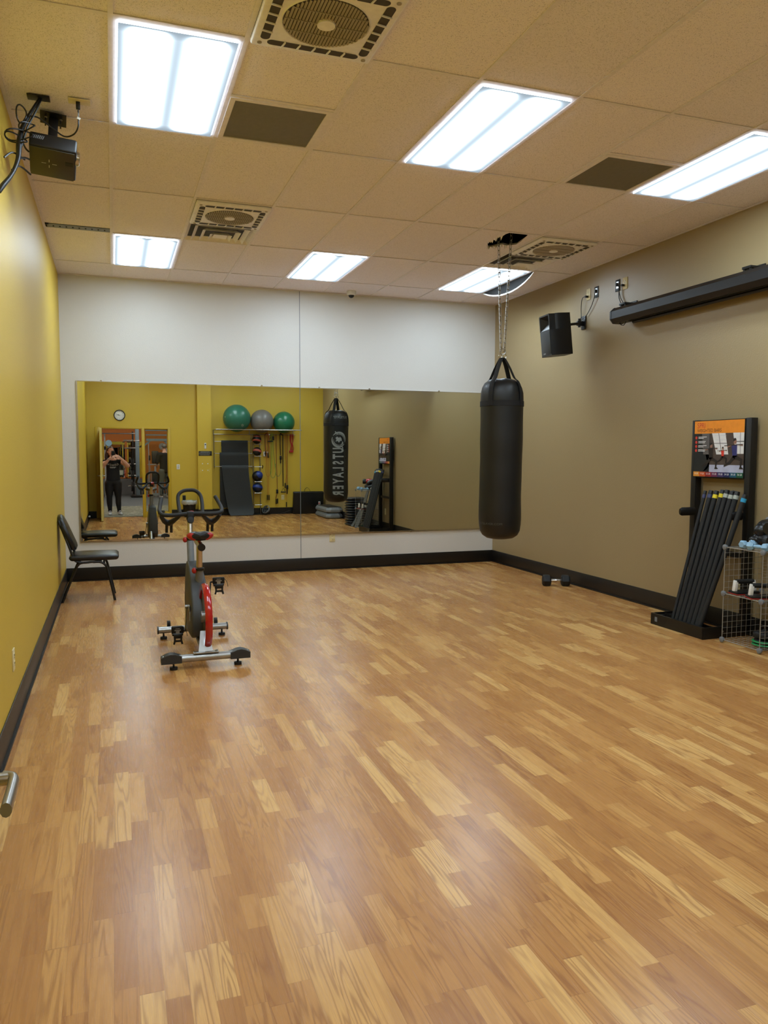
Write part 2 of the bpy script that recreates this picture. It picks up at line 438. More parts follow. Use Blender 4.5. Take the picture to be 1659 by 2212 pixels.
# exposed slotted metal at the short tile
b=MB(); b.bx(XL+.035,-.012,7.35,7.46,H+.002,H+.006)
struct(b.build('trim_2',M['mgrey'],smooth=0))
b=MB()
for i in range(9): b.bx(XL+.08+i*.052,XL+.092+i*.052,7.39,7.42,H-.0005,H+.001)
b.bx(XL+.0,XL+.05,7.33,7.37,H-.0005,H+.001)
b.build('slots',M['plenum'],bpy.data.objects['trim_2'],smooth=0)
# baseboards
bh=.155
def bb(name,x0,x1,y0_,y1_,toe):
    b=MB(); b.bx(x0,x1,y0_,y1_,0,bh,.003)
    b.bx(min(x0,x0+toe[0]),max(x1,x1+toe[0]),min(y0_,y0_+toe[1]),max(y1_,y1_+toe[1]),0,.012)
    return struct(b.build(name,M['base']))
bb('baseboard_left',XL,XL+.008,YB,YF,(.012,0))
bb('baseboard_right',XR-.008,XR,YB,YF,(-.012,0))
bb('baseboard_front',XL,XR,YF-.008,YF,(0,-.012))
b=MB(); b.bx(XL,-.4,YB,YB+.008,0,bh); b.bx(1.215,1.79,YB,YB+.008,0,bh); b.bx(2.12,XR,YB,YB+.008,0,bh); b.bx(1.795,2.115,YB+.15,YB+.158,0,bh); b.bx(1.79,1.80,YB,YB+.158,0,bh); b.bx(2.11,2.12,YB,YB+.158,0,bh)
struct(b.build('baseboard_rear',M['base'],smooth=0))
# seam of the mirror wall
struct(MB().bx(2.139,2.146,YF-.003,YF,bh,H).build('trim_3',M['mgrey'],smooth=0))

# ================================================================== MIRROR PANELS
def mirror_panel(x0,x1,z0,z1,label,clips):
    t=thing('wall_mirror',label,'mirror',((x0+x1)/2,YF,z0),group='frameless mirror panels on the end wall')
    off=t.location
    b=MB(off); b.bx(x0,x1,YF-.010,YF-.003,z0,z1); b.build('mirror_glass',M['mirror'],t,smooth=0)
    b=MB(off); b.bx(x0,x1,YF-.016,YF,z0-.012,z0+.004); b.build('mirror_channel',M['chrome'],t,smooth=0)
    b=MB(off); b.bx(x0,x1,YF-.012,YF,z1-.002,z1+.006); b.build('mirror_channel',M['chrome'],t,smooth=0)
    for px,top in clips:
        z=z1 if top else z0
        b=MB(off); b.cyl((px,YF-.018,z+(.008 if top else -.006)),(px,YF-.012,z+(.008 if top else -.006)),.012,n=12); b.build('mirror_clip',M['chrome'],t)
mirror_panel(-.390,2.136,.455,2.250,'left pane of the long wall mirror, showing the doorway and clock',[(-.14,1),(1.67,1),(.55,0),(1.6,0)])
mirror_panel(2.144,4.640,.455,2.250,'right pane of the long wall mirror, behind the hanging punching bag',[(2.38,1),(3.03,1),(3.98,1),(2.52,0),(3.6,0)])
struct(MB().bx(-.405,-.390,YF-.014,YF,.44,2.256).build('trim_4',M['alu'],smooth=0))

# ================================================================== CEILING FITTINGS
where={(0,-2):'above the doorway end, left column, out of the frame',(3,-2):'above the doorway end, middle column, out of the frame',(6,-2):'above the doorway end, right column, out of the frame',(0,0):'near left, above the exercise bike side',(3,0):'nearest in the middle row of the ceiling',(6,0):'nearest on the right, cut by the photo edge',(0,3):'far left, by the yellow wall and mirror wall',(3,3):'far middle, closest to the dome camera',(6,3):'far right, behind the hanging chains'}
for c,r in lights:
    xm=cx(c)+T/2; ym=ry(r)+T
    t=thing('ceiling_light','lit fluorescent ceiling panel, '+where[(c,r)],'ceiling light',(xm,ym,H),group='fluorescent panels in the ceiling grid')
    b=MB(); s=.272; l=.577
    b.quad((-s,-l,-.009),(s,-l,-.009),(s,l,-.009),(-s,l,-.009)); b.cur=1
    for p_,q_ in(((-s,-l),(s,-l)),((s,-l),(s,l)),((s,l),(-s,l)),((-s,l),(-s,-l))): b.quad((*p_,-.009),(*q_,-.009),(*q_,.004),(*p_,.004))  # glowing lens sides, added to brighten the ceiling around each light
    b.build('diffuser',[M['panel'],M['glow_edge']],t,smooth=0)
    b=MB()
    for x0,x1,y0_,y1_ in((-.2988,-s,-.603,.603),(s,.2988,-.603,.603),(-s,s,-.603,-l),(-s,s,l,.603)):
        b.bx(x0,x1,y0_,y1_,.001,.013)
    b.build('frame',M['tbar'],t,smooth=0)
    MB().bx(-.296,.296,-.60,.60,.016,.11).build('housing',M['tbar'],t,smooth=0)  # unseen box added over the lens to keep its light out of the plenum
# sagging edge strip beside the far right light
t=thing('drooping_trim_strip','thin white strip sagging from the ceiling beside the far right light','trim strip',(cx(7),ry(3)+T,H))
b=MB(); pts=[]
for i in range(17):
    u=i/16; y=-.60+1.2*u; sag=.105*(1-(2*u-1)**2)**.9; pts.append((.018+.02*(1-(2*u-1)**2),y,-.004-sag))
b.strap(pts,.016,.005,(0,0,1)); b.build('strip_edge',M['white'],t)
b=MB()
for i in range(16):
    a=pts[i]; c_=pts[i+1]; b.quad((a[0]+.003,a[1],a[2]),(c_[0]+.003,c_[1],c_[2]),(.016,c_[1],.0),(.016,a[1],.0))
b.build('gap_shade',M['plenum'],t,smooth=0)  # near-black sheet paints the shade of the gap above the strip

def make_fan():
    t=thing('ceiling_fan','x','ceiling fan',group='square recessed ceiling fans')
    b=MB()
    # housing plate as a ring of quads around the slots: bevelled plate
    b.box((0,0,-.012),(.587,.587,.03),None,.012,3); b.build('housing',M['fanw'],t)
    b=MB(); z=-.0275
    for k in range(4):
        b.T=Matrix.Rotation(k*PI/2,4,'Z')
        L=.2; w=.022
        poly=[(-L+w*math.cos(a),w*math.sin(a)) for a in [PI/2+i*PI/8 for i in range(9)]]+[(L+w*math.cos(a),w*math.sin(a)) for a in [-PI/2+i*PI/8 for i in range(9)]]
        b.add([Vector((x,y+.238,z-.0006)) for x,y in poly],[tuple(range(len(poly)))])
    b.T=Matrix.Identity(4); b.build('air_slot',M['fand'],t,smooth=0)
    for k in range(4):
        b=MB(); b.T=Matrix.Rotation(k*PI/2,4,'Z')
        for i in range(5): b.box((-.145+i*.0725,.238,z-.003),(.006,.05,.008),(0,0,.18))
        b.box((0,.238,z-.0001),(.44,.004,.0008))
        b.build('slot_louvre',M['fanw'],t,smooth=0)
    b=MB(); b.lathe([(.193,z+.001),(.198,z-.004),(.203,z+.001)],n=48); b.build('grille_rim',M['fanw'],t)
    b=MB(); b.lathe([(.0,z-.0008),(.193,z-.0008)],n=48); b.build('grille_back',M['fand'],t,smooth=0)
    b=MB()
    for i in range(-12,13):
        x=i*.0152; h=math.sqrt(max(0,.19**2-x*x)); b.box((x,0,z-.004),(.0105,2*h,.003),(0,.45,0))
    for y in(-.09,0,.09):
        h=math.sqrt(.19**2-y*y); b.box((0,y,z-.0075),(2*h,.0035,.003))
    b.build('grille_slats',M['fang'],t,smooth=0)
    b=MB(); b.cyl((0,0,z+.0),(0,0,z-.012),.043,.041,n=32); b.build('hub_cap',M['fanw'],t)
    for sx in(-1,1):
        for sy in(-1,1): MB().cyl((sx*.255,sy*.255,z+.001),(sx*.255,sy*.255,z-.003),.011,n=14).build('screw_cap',M['fang'],t)
    return t
fan=make_fan(); fan.location=(cx(1)+T/2,ry(-1)+T*1.5,H); fan['label']='largest square ceiling fan, at the top edge beside the near left light'
dup(fan,(cx(1)+T/2,ry(2)+T/2,H),None,'square ceiling fan above the far left light, beside its louvred diffuser')
dup(fan,(cx(6)+T/2,ry(2)+T/2,H),None,'square ceiling fan right of the torn hole in the ceiling')
def make_diff():
    t=thing('air_diffuser','x','air vent',group='louvred air diffusers')
    for i,(a) in enumerate((.295,.235,.165,.095)):
        b=MB(); zo=-.0-.012*i; a2=a-.035
        for k in range(4):
            b.T=Matrix.Rotation(k*PI/2,4,'Z')
            b.quad((-a,-a,zo),(a,-a,zo),(a2,-a2,zo+.028),(-a2,-a2,zo+.028)); b.quad((-a,-a,zo+.003),(a,-a,zo+.003),(a,-a,zo),(-a,-a,zo))
        b.T=Matrix.Identity(4)
        b.build('louvre_ring',M['fanw'],t,smooth=0)
    b=MB(); b.bx(-.06,.06,-.06,.06,-.026,-.02); b.build('centre_plate',M['fanw'],t,smooth=0)
    b=MB(); b.bx(-.296,.296,-.296,.296,.03,.034); b.build('backing',M['fand'],t,smooth=0)
    return t
df=make_diff(); df.location=(cx(1)+T/2,ry(2)+1.5*T,H); df['label']='square louvred diffuser joined to the fan above the far left light'
dup(df,(cx(6)+T/2,ry(2)+1.5*T,H),None,'dusty square louvred diffuser between the chains and the far right light')
def grille(c,r,label):
    t=thing('return_air_grille',label,'air vent',(cx(c)+T/2,ry(r)+1.5*T,H),group='dark return air grilles')
    b=MB()
    for x0,x1,y0_,y1_ in((-.292,-.262,-.292,.292),(.262,.292,-.292,.292),(-.262,.262,-.292,-.262),(-.262,.262,.262,.292)): b.bx(x0,x1,y0_,y1_,-.004,.008)
    b.build('frame',M['tbar'],t,smooth=0)
    b=MB(); b.bx(-.262,.262,-.262,.262,.002,.006); b.build('mesh_core',M['grille'],t,smooth=0)
grille(1,0,'dark square return grille right of the near left light')
grille(5,0,'dark square return grille left of the light at the right edge')
# dome camera
t=thing('security_camera','small white dome security camera on the ceiling above the mirror wall','security camera',(2.742,9.143,H))
MB().lathe([(.055,.008),(.058,-.02),(.05,-.04),(.03,-.045)],n=28).build('camera_base',M['white'],t)
MB().ball((0,0,-.045),(.034,.034,.032),24).build('lens_dome',M['black'],t)
# hook at the right edge light
tag(MB().tube([(0,0,.004),(0,0,-.03),(.012,0,-.05),(.03,0,-.045),(.033,0,-.025)],.003,sm=4).build('ceiling_hook',M['white'],loc=(4.02,4.02,H),raw=True),'small white hook hanging by the light at the right edge','hook')

# ================================================================== PUNCHING BAG, CHAINS
BX,BY=3.398,6.486
def link_mesh():
    b=MB(); L=.013; r=.0105; pts=[]
    for i in range(9): a=PI*i/8; pts.append((r*math.cos(a),0,L+r*math.sin(a)))
    for i in range(9): a=PI+PI*i/8; pts.append((r*math.cos(a),0,-L+r*math.sin(a)))
    b.tube(pts,.0033,6,True); return b
lk=link_mesh().build('chain_link',M['steel'])
me_link=lk.data; bpy.data.objects.remove(lk)
for n_,(tx,ty,lab) in enumerate(((3.375,6.56,'steel chain from the torn ceiling hole, left one of the pair'),(3.463,6.46,'steel chain from the torn ceiling hole, right one of the pair'))):
    sx=-.018 if n_==0 else .018
    p0=Vector((tx,ty,H+.14)); p1=Vector((BX+sx,BY,2.42))
    t=thing('hanging_chain',lab,'chain',p1,group='steel chains holding the punching bag')
    d=p0-p1; N=int(d.length/.0395); q=Vector((0,0,1)).rotation_difference(d.normalized())
    for i in range(N+1):
        o=bpy.data.objects.new('chain_link',me_link); COL.objects.link(o); o.parent=t
        o.location=d*(i/N); o.rotation_mode='QUATERNION'; o.rotation_quaternion=q@Quaternion((0,0,1),(i%2)*PI/2+.35)
BZ0,BZ1=.655,2.15
t=thing('punching_bag','long black hanging punching bag with worn white lettering','punching bag',(BX,BY,BZ0))
br=.197
prof=[(.0,0),(.07,.002),(.125,.012),(.165,.04),(.186,.08),(.195,.14)]
for i in range(1,24):
    z=.14+i*.05; prof.append((.1975+.0012*math.sin(i*.9)-.003*math.exp(-((i-9)/4)**2),z))
prof+=[(.199,1.30),(.198,1.36),(.186,1.41),(.165,1.45),(.125,1.480),(.06,1.492),(0,1.494)]
b=MB()
b.lathe(prof,n=48)
random.seed(11)
for i,v in enumerate(b.V):
    a=math.atan2(v.y,v.x); f=1
    if v.z>1.30: f=1-.012*abs(math.sin(a*4))**2*min(1,(v.z-1.30)/.1)-.004*math.sin(a*17+v.z*30)
    lean=-.012*math.exp(-((v.z-.3)/.35)**2)
    b.V[i]=Vector((v.x*f+lean*0.6,v.y*f,v.z+ .004*math.sin(a*3)*(v.z>1.4)))
b.build('bag_body',M['bagv'],t,smooth=60)
b=MB(); b.lathe([(.197,1.235),(.203,1.238),(.203,1.285),(.197,1.288)],n=48); b.build('top_band',M['web'],t)
TOPZ=1.715
for k in range(4):
    a=PI/4*0.7+k*PI/2; ux,uy=math.cos(a),math.sin(a); side=(-uy,ux,0)
    b=MB(); b.strap([(ux*.2035,uy*.2035,1.24),(ux*.203,uy*.203,1.33),(ux*.193,uy*.193,1.40),(ux*.166,uy*.166,1.463),(ux*.128,uy*.128,1.496),(ux*.085,uy*.085,1.58),(ux*.05,uy*.05,1.64),(ux*.02,uy*.02,TOPZ-.03)],.046,.005,side,3)
    b.build('hanging_strap',M['web'],t)
for s_ in(-1,1):
    b=MB(); b.tube([(s_*.02+.018*math.cos(q),0,TOPZ-.012+.022*math.sin(q)) for q in [2*PI*i/14 for i in range(14)]],.0035,6,True); b.build('steel_ring',M['chrome'],t)
b=MB(); b.tube([(.03*math.cos(q),0,TOPZ+.03+.026*math.sin(q)) for q in [2*PI*i/16 for i in range(16)]],.004,6,True); b.build('carabiner',M['steel'],t)
# lettering on the far side (reads top to bottom, seen in the mirror)
def wrap(theta0,rr):
    def f(p):  # p.x = around, p.y = up ; returns point on cylinder
        th=theta0-p.x/rr
        return Vector((rr*math.cos(th),rr*math.sin(th),p.y))
    return f
th0=PI/2+.06
rot=lambda p:Vector((p.y,-p.x,p.z))     # rotate text clockwise so it reads downwards
wf=wrap(th0,.2015)
# seen from +y the right hand side is -x, so "around" grows towards -x
def place(p,z0,u0): q=rot(p); return Vector((q.x+u0,q.y+z0,0))
def around(u0,z0):
    return lambda p:(lambda q:Vector((.2035*math.cos(th0+q.x/.2035),.2035*math.sin(th0+q.x/.2035),q.y)))(place(p,z0,u0))
b=MB()
word='UTSLAYER'
for i,ch in enumerate(word):
    b.text(ch,.20,Matrix.Identity(4),sxy=(.60,1.22),cuts=2,bold=.007,warp=around(.0,.845-i*.0985))
b.build('letter_print',[M['gprint']],t,smooth=0)
b=MB()
def cylp(u,z,r=.2035): a=th0+u/.2035; return Vector((r*math.cos(a),r*math.sin(a),z))
def ribbon(pts,w):
    for i in range(len(pts)-1):
        (u0,z0),(u1,z1)=pts[i],pts[i+1]; d=Vector((u1-u0,z1-z0)); 
        if d.length<1e-9: continue
        d.normalize(); n=Vector((-d.y,d.x)); wa=w[i]/2 if isinstance(w,list) else w/2; wb=w[i+1]/2 if isinstance(w,list) else w/2
        b.quad(cylp(u0+n.x*wa,z0+n.y*wa),cylp(u0-n.x*wa,z0-n.y*wa),cylp(u1-n.x*wb,z1-n.y*wb),cylp(u1+n.x*wb,z1+n.y*wb))
zc=1.015
for a0,a1,rr in((.6,3.5,.112),(3.75,6.65,.112)):
    N=24; ribbon([((rr)*math.cos(a0+(a1-a0)*i/N),zc+rr*1.02*math.sin(a0+(a1-a0)*i/N)) for i in range(N+1)],[.006+.024*math.sin(PI*i/N) for i in range(N+1)])
for a0,a1,rr in((.9,3.3,.088),(4.0,6.4,.088)):
    N=20; ribbon([((rr)*math.cos(a0+(a1-a0)*i/N),zc+rr*math.sin(a0+(a1-a0)*i/N)) for i in range(N+1)],[.003+.007*math.sin(PI*i/N) for i in range(N+1)])
ribbon([(.06,zc+.13),(.045,zc+.11),(.02,zc+.085)],[.02,.012,.008]); ribbon([(-.07,zc-.14),(-.055,zc-.11),(-.02,zc-.08)],[.02,.012,.008])
blob=[(-.05,-.02),(-.045,.02),(-.02,.045),(.0,.03),(.03,.05),(.055,.03),(.04,.0),(.055,-.03),(.02,-.02),(.0,-.05),(-.02,-.02)]
for i in range(len(blob)): 
    a_,c_=blob[i],blob[(i+1)%len(blob)]; b.quad(cylp(0,zc),cylp(a_[0],zc+a_[1]),cylp(c_[0],zc+c_[1]))
ribbon([(-.065,zc-.03),(-.06,zc-.07),(-.035,zc-.075)],[.02,.028,.01])
b.build('emblem_print',M['gprint'],t,smooth=0)
b=MB(); ribbon([(-.098,.86),(-.098,.05)],.006); b.build('underline_print',M['dprint'],t,smooth=0)
b=MB(); random.seed(2)
for i in range(30):
    if i%7==5: continue
    ribbon([(-.122,.86-i*.027),(-.122,.86-i*.027-.014)],.012)
b.build('small_print',M['dprint'],t,smooth=0)
b=MB(); b.text('OUTSLAYER',.052,Matrix.Identity(4),sxy=(.9,1),warp=lambda p:(lambda a:Vector((.2*math.cos(a),.2*math.sin(a),1.37+p.y)))(th0-.16+p.x/.2))
b.build('name_patch',M['gprint'],t,smooth=0)
tc=math.atan2(-BY,-BX)   # direction of the near side
b=MB(); b.text('OUTSLAYER.COM',.034,Matrix.Identity(4),sxy=(.95,.8),warp=lambda p:(lambda a:Vector((.199*math.cos(a)-.007,.199*math.sin(a),.155+p.y)))(tc-.55+p.x/.19))
b.build('web_print',M['dprint'],t,smooth=0)

# ================================================================== CHAIR
t=thing('banquet_chair','black padded metal chair with its back against the yellow wall','chair',(-.26,8.23,0))
def cushion(name,c,d,bev,rot=None):
    b=MB(); b.box(c,d,rot,bev,5); return b.build(name,M['vinyl'],t,smooth=60)
sb=MB(); sb.box((.03,0,.43),(.46,.44,.066),None,.032,6)
bm=bmesh.new(); vv=[bm.verts.new(v) for v in sb.V]; [bm.faces.new([vv[i] for i in f]) for f in sb.F]; bmesh.ops.subdivide_edges(bm,edges=[e for e in bm.edges if e.calc_length()>.2],cuts=7,use_grid_fill=True); bm.verts.index_update(); sb=MB(); sb.add([v.co.copy() for v in bm.verts],[[v.index for v in f.verts] for f in bm.faces]); bm.free()
for i,v in enumerate(sb.V):
    u_=max(0,1-((v.x-.03)/.23)**2)*max(0,1-(v.y/.22)**2); sb.V[i]=Vector((v.x,v.y,v.z+(.016*u_-.008 if v.z>.435 else .006*(1-u_))))
sb.build('seat',M['vinyl'],t,smooth=60)
# rounded back pad
b=MB(); ang=math.atan2(.14,.34)
prof=[(-.19,-.17),(-.2,-.05),(-.2,.06),(-.17,.13),(-.11,.17),(0,.185),(.11,.17),(.17,.13),(.2,.06),(.2,-.05),(.19,-.17),(.1,-.19),(-.1,-.19)]
bm=bmesh.new(); vs=[bm.verts.new((0,x,z)) for x,z in prof]; f=bm.faces.new(vs); ex=bmesh.ops.extrude_face_region(bm,geom=[f]); 
for v in ex['geom']:
    if isinstance(v,bmesh.types.BMVert): v.co.x+=.055
bmesh.ops.bevel(bm,geom=[e for e in bm.edges if abs(e.verts[0].co.x-e.verts[1].co.x)<1e-5],offset=.022,segments=4,affect='EDGES',profile=.5)
bm.verts.index_update(); Mx=Matrix.Translation((-.245,0,.665))@Matrix.Rotation(-ang,4,'Y')
b.add([Mx@v.co for v in bm.verts],[[v.index for v in f.verts] for f in bm.faces]); bm.free(); b.build('backrest',M['vinyl'],t,smooth=60)
for sy in(-1,1):
    y=sy*.19
    b=MB(); b.tube([(-.285,y*.9,.80),(-.2,y,.56),(-.165,y,.45),(-.14,y,.405),(-.08,y,.385),(0,y,.388),(.10,y,.392)],.0115,8,sm=5); b.build('back_frame',M['blackm'],t)
    b=MB(); b.tube([(-.27,y*1.05,.0),(-.15,y,.30),(-.115,y,.365),(-.08,y,.383),(-.02,y,.386)],.0115,8,sm=4); b.build('leg',M['blackm'],t)
    b=MB(); b.tube([(.215,y*1.05,.0),(.155,y,.29),(.13,y,.355),(.085,y,.384),(.02,y,.386)],.0115,8,sm=4); b.build('leg',M['blackm'],t)
b=MB(); b.tube([(.12,-.19,.37),(.12,.19,.37)],.01); b.tube([(-.11,-.19,.37),(-.11,.19,.37)],.01); b.build('seat_rail',M['blackm'],t)

# ================================================================== EXERCISE BIKE
bike=thing('exercise_bike','grey indoor cycling bike with a red rear flywheel facing the mirror','exercise bike',(.535,5.75,0))
t=bike
def stab(y,half):
    b=MB(); b.tube([(-half,y,.072),(half,y,.072)],[(.026,.034)]*2,14,flat=(0,0,1)); return b
stab(-.455,.285).build('rear_stabiliser',M['silver'],t)
stab(.46,.265).build('front_stabiliser',M['silver'],t)
for s_ in(-1,1):
    b=MB(); Mm=Matrix(((1,0,0,0),(0,0,1,-.492),(0,1,0,.048),(0,0,0,1)))
    p=[(s_*.297,.0),(s_*.297,.042),(s_*.285,.046),(s_*.262,.057),(s_*.235,.064),(s_*.205,.060),(s_*.182,.050),(s_*.162,.045),(s_*.162,.0)]
    b.prism(p,Mm,.074); b.build('end_cap',M['dgrey'],t,smooth=30)
    b=MB(); b.tube([(s_*.262,.46,.072),(s_*.272,.46,.072)],[(.031,.039)]*2,14,flat=(0,0,1)); b.build('end_cap',M['dgrey'],t)
    for y in(-.455,.46):
        xx=s_*(.215 if y<0 else .225)
        b=MB(); b.cyl((xx,y,.0),(xx,y,.018),.026,n=20); b.cyl((xx,y,.018),(xx,y,.05),.007,n=8); b.build('levelling_foot',M['rubber'],t)
    b=MB(); b.cyl((s_*.17,.50,.11),(s_*.195,.50,.11),.026,n=18); b.box((s_*.182,.49,.10),(.012,.03,.03)); b.build('transport_wheel',M['rubber'],t)
# base frame
b=MB()
b.prism([(-.05,0),(.05,0),(.028,.16),(-.028,.16)],Matrix.Translation((0,-.44,.085))@Matrix.Rotation(R(62),4,'X'),.02)
b.tube([(0,-.44,.09),(0,-.30,.10),(0,.0,.115),(0,.3,.11),(0,.46,.095)],[(.03,.022)]*5,10,flat=(1,0,0)); 
b.tube([(-.03,.44,.10),(-.035,.3,.3),(-.03,.25,.58)],.022,10); b.tube([(-.03,.40,.1),(-.05,.1,.12),(-.06,-.05,.3)],.012,8)
b.box((0,-.455,.104),(.17,.05,.008),None,.002)
b.build('base_frame',M['silver'],t)
b=MB()
for s_ in(-1,1): b.cyl((s_*.07,-.455,.106),(s_*.07,-.455,.116),.009,n=6)
b.build('frame_bolts',M['steel'],t)
# shroud
b=MB(); pr=[(.375,.60),(.335,.628),(.26,.632),(.13,.60),(.0,.53),(-.07,.46),(-.17,.38),(-.215,.30),(-.22,.22),(-.19,.155),(-.12,.128),(.1,.115),(.26,.13),(.36,.2),(.40,.34),(.40,.5)]
bm=bmesh.new(); vs=[bm.verts.new((-.068,y,z)) for y,z in pr]; f=bm.faces.new(vs); ex=bmesh.ops.extrude_face_region(bm,geom=[f])
for v in ex['geom']:
    if isinstance(v,bmesh.types.BMVert): v.co.x+=.142
bmesh.ops.bevel(bm,geom=[e for e in bm.edges if abs(e.verts[0].co.x-e.verts[1].co.x)<1e-5],offset=.016,segments=3,affect='EDGES',profile=.5)
for v in bm.verts:  # narrower to the front and top
    k=1-.30*max(0,min(1,(v.co.z-.30)/.33)); v.co.x=.003+(v.co.x-.003)*k-.02*max(0,(v.co.z-.3))
bm.verts.index_update(); b.add([v.co.copy() for v in bm.verts],[[v.index for v in f.verts] for f in bm.faces]); bm.free()
b.build('drive_shroud',simple('shroud_grey',(64,67,69),.5),t,smooth=35)
b=MB(); b.box((-.0735,-.05,.33),(.002,.16,.03)); b.box((-.0735,-.12,.30),(.002,.02,.09)); b.build('shroud_mark',M['gprint'],t,smooth=0)
# flywheel
b=MB(); b.lathe([(.19,-.022),(.222,-.024),(.232,-.014),(.234,0),(.232,.014),(.222,.024),(.19,.022),(.185,0),(.19,-.022)],(.018,-.29,.315),72,(1,0,0),cap=False); b.build('flywheel_rim',M['red'],t)
b=MB(); b.lathe([(0,-.008),(.188,-.008),(.188,.008),(0,.008)],(.018,-.29,.315),48,(1,0,0)); b.lathe([(0,-.03),(.04,-.03),(.04,.03),(0,.03)],(.018,-.29,.315),24,(1,0,0)); b.build('flywheel_disc',M['silver'],t)
# posts
b=MB(); b.cyl((-.02,.30,.60),(-.02,.36,.80),.026,n=18); b.build('handlebar_sleeve',M['mgrey'],t)
b=MB(); b.cyl((-.02,.355,.78),(-.015,.40,.94),.020,n=18); b.build('handlebar_post',M['alu'],t)
b=MB(); b.lathe([(.026,-.01),(.033,-.008),(.033,.012),(.024,.014)],(-.02,.357,.795),20); b.build('post_collar',M['black'],t)
b=MB(); b.ball((-.058,.35,.79),(.018,.018,.022),16); b.build('adjust_knob',M['redp'],t)
b=MB(); b.cyl((.01,.03,.46),(.008,-.03,.62),.028,n=18); b.build('seat_sleeve',M['mgrey'],t)
b=MB(); b.cyl((.008,-.025,.60),(.006,-.075,.80),.0215,n=18); b.build('seat_post',M['alu'],t)
b=MB(); b.lathe([(.028,-.01),(.035,-.008),(.035,.010),(.024,.014)],(.008,-.03,.612),20); b.build('post_collar',M['black'],t)
b=MB(); b.ball((-.030,-.04,.605),(.018,.018,.022),16); b.build('adjust_knob',M['redp'],t)
b=MB(); b.cyl((.004,.06,.808),(.008,-.19,.792),.0235,n=18); b.build('seat_slider',M['alu'],t)
b=MB(); b.cyl((.008,-.188,.792),(.0085,-.205,.791),.0265,n=18); b.build('slider_cap',M['black'],t)
b=MB(); b.lathe([(.008,-.03),(.010,-.012),(.028,-.004),(.03,.008),(.022,.016),(0,.016)],(.004,-.08,.842),20); b.build('slider_knob',M['redp'],t)
# saddle
b=MB()
secs=[(-.16,.0,.02,.872),(-.15,.078,.028,.873),(-.11,.092,.030,.874),(-.06,.082,.028,.872),(.0,.05,.024,.870),(.06,.030,.022,.870),(.11,.022,.02,.868),(.13,.002,.014,.864)]
vs=[];fs=[];nn=16
for y,wx,hz,zc_ in secs:
    for k in range(nn):
        a=2*PI*k/nn; x=wx*math.cos(a); z=zc_+hz*math.sin(a)*(1.0 if math.sin(a)>0 else 1.3)-.012*math.exp(-(x/.018)**2)*(math.sin(a)>0)
        vs.append((x+.005,y-.03,z))
for i in range(len(secs)-1):
    for k in range(nn): fs.append((i*nn+k,i*nn+(k+1)%nn,(i+1)*nn+(k+1)%nn,(i+1)*nn+k))
fs.append(tuple(range(nn))); fs.append(tuple((len(secs)-1)*nn+k for k in range(nn)))
b.add(vs,fs); sad=b.build('saddle',M['black'],t,smooth=60)
def sadp(y,x,zs):
    return (x*1.02+.005,y-.03,zs)
for s_ in(-1,1):
    b=MB(); vs=[];fs=[]; rr=[(-.152,.06,.022),(-.15,.079,.029),(-.13,.089,.030),(-.11,.0935,.031),(-.09,.090,.030),(-.07,.085,.029)]
    for i_,(y,wx,hz) in enumerate(rr):
        lo,hi=(-1.0,.75) if i_<4 else (-.7,.45-.25*(i_-3))
        for k in range(7):
            a=lo+(hi-lo)*k/6; x=(wx+.0015)*math.cos(a)*s_; z=.8725+(hz+.0015)*math.sin(a)*(1 if math.sin(a)>0 else 1.3); vs.append((x+.005,y-.03-(.002 if i_==0 else 0),z))
    for i_ in range(5):
        for k in range(6): fs.append((i_*7+k,i_*7+k+1,(i_+1)*7+k+1,(i_+1)*7+k))
    b.add(vs,fs); b.build('saddle_panel',M['redp'],sad,smooth=80)
b=MB()
for s_ in(-1,1): b.tube([(s_*.03,-.15,.845),(s_*.02,-.08,.838),(s_*.015,.05,.85)],.004,6)
b.build('saddle_rail',M['steel'],sad)
# handlebars
HB=MB(); r=.0155; y0_=.42
HB.tube([(-.215,.60,1.095),(-.228,.53,1.05),(-.238,.45,1.005),(-.215,.405,.982),(-.14,.395,.978),(0,.40,.988),(.14,.395,.984),(.215,.405,.99),(.238,.45,1.01),(.228,.53,1.055),(.205,.60,1.105)],r,12,sm=5)
HB.tube([(-.088,.41,.99),(-.092,.50,1.06),(-.086,.575,1.12),(-.05,.605,1.152),(0,.612,1.16),(.05,.605,1.154),(.085,.575,1.12),(.09,.50,1.06),(.083,.41,.99)],.0145,12,sm=5)
HB.build('handlebar',M['rubber'],t,smooth=60)
for s_ in(-1,1):
    b=MB(); b.tube([(s_*.085,.42,.975),(s_*.12,.50,.935),(s_*.16,.56,.905),(s_*.20,.54,.925),(s_*.228,.48,.97)],[.013,.018,.026,.02,.013],10,sm=4)
    for q in(-.018,.018): b.tube([(s_*.16+q,.575,.90),(s_*.16+q,.60,.86),(s_*.16+q,.61,.825)],.0115,10,sm=3)
    b.build('forearm_grip',M['rubber'],t,smooth=60)
b=MB(); b.box((-.012,.405,.968),(.056,.05,.075),None,.014,3); b.lathe([(.0,-.03),(.024,-.028),(.026,0),(.02,.01)],(-.012,.385,.935),18,(0,1,-.3)); b.build('stem_clamp',M['rubber'],t,smooth=50)
b=MB(); b.lathe([(0,-.01),(.024,-.008),(.024,.012),(0,.016)],(-.0,.45,.985),18,(0,.6,1)); b.build('resistance_knob',M['redp'],t)
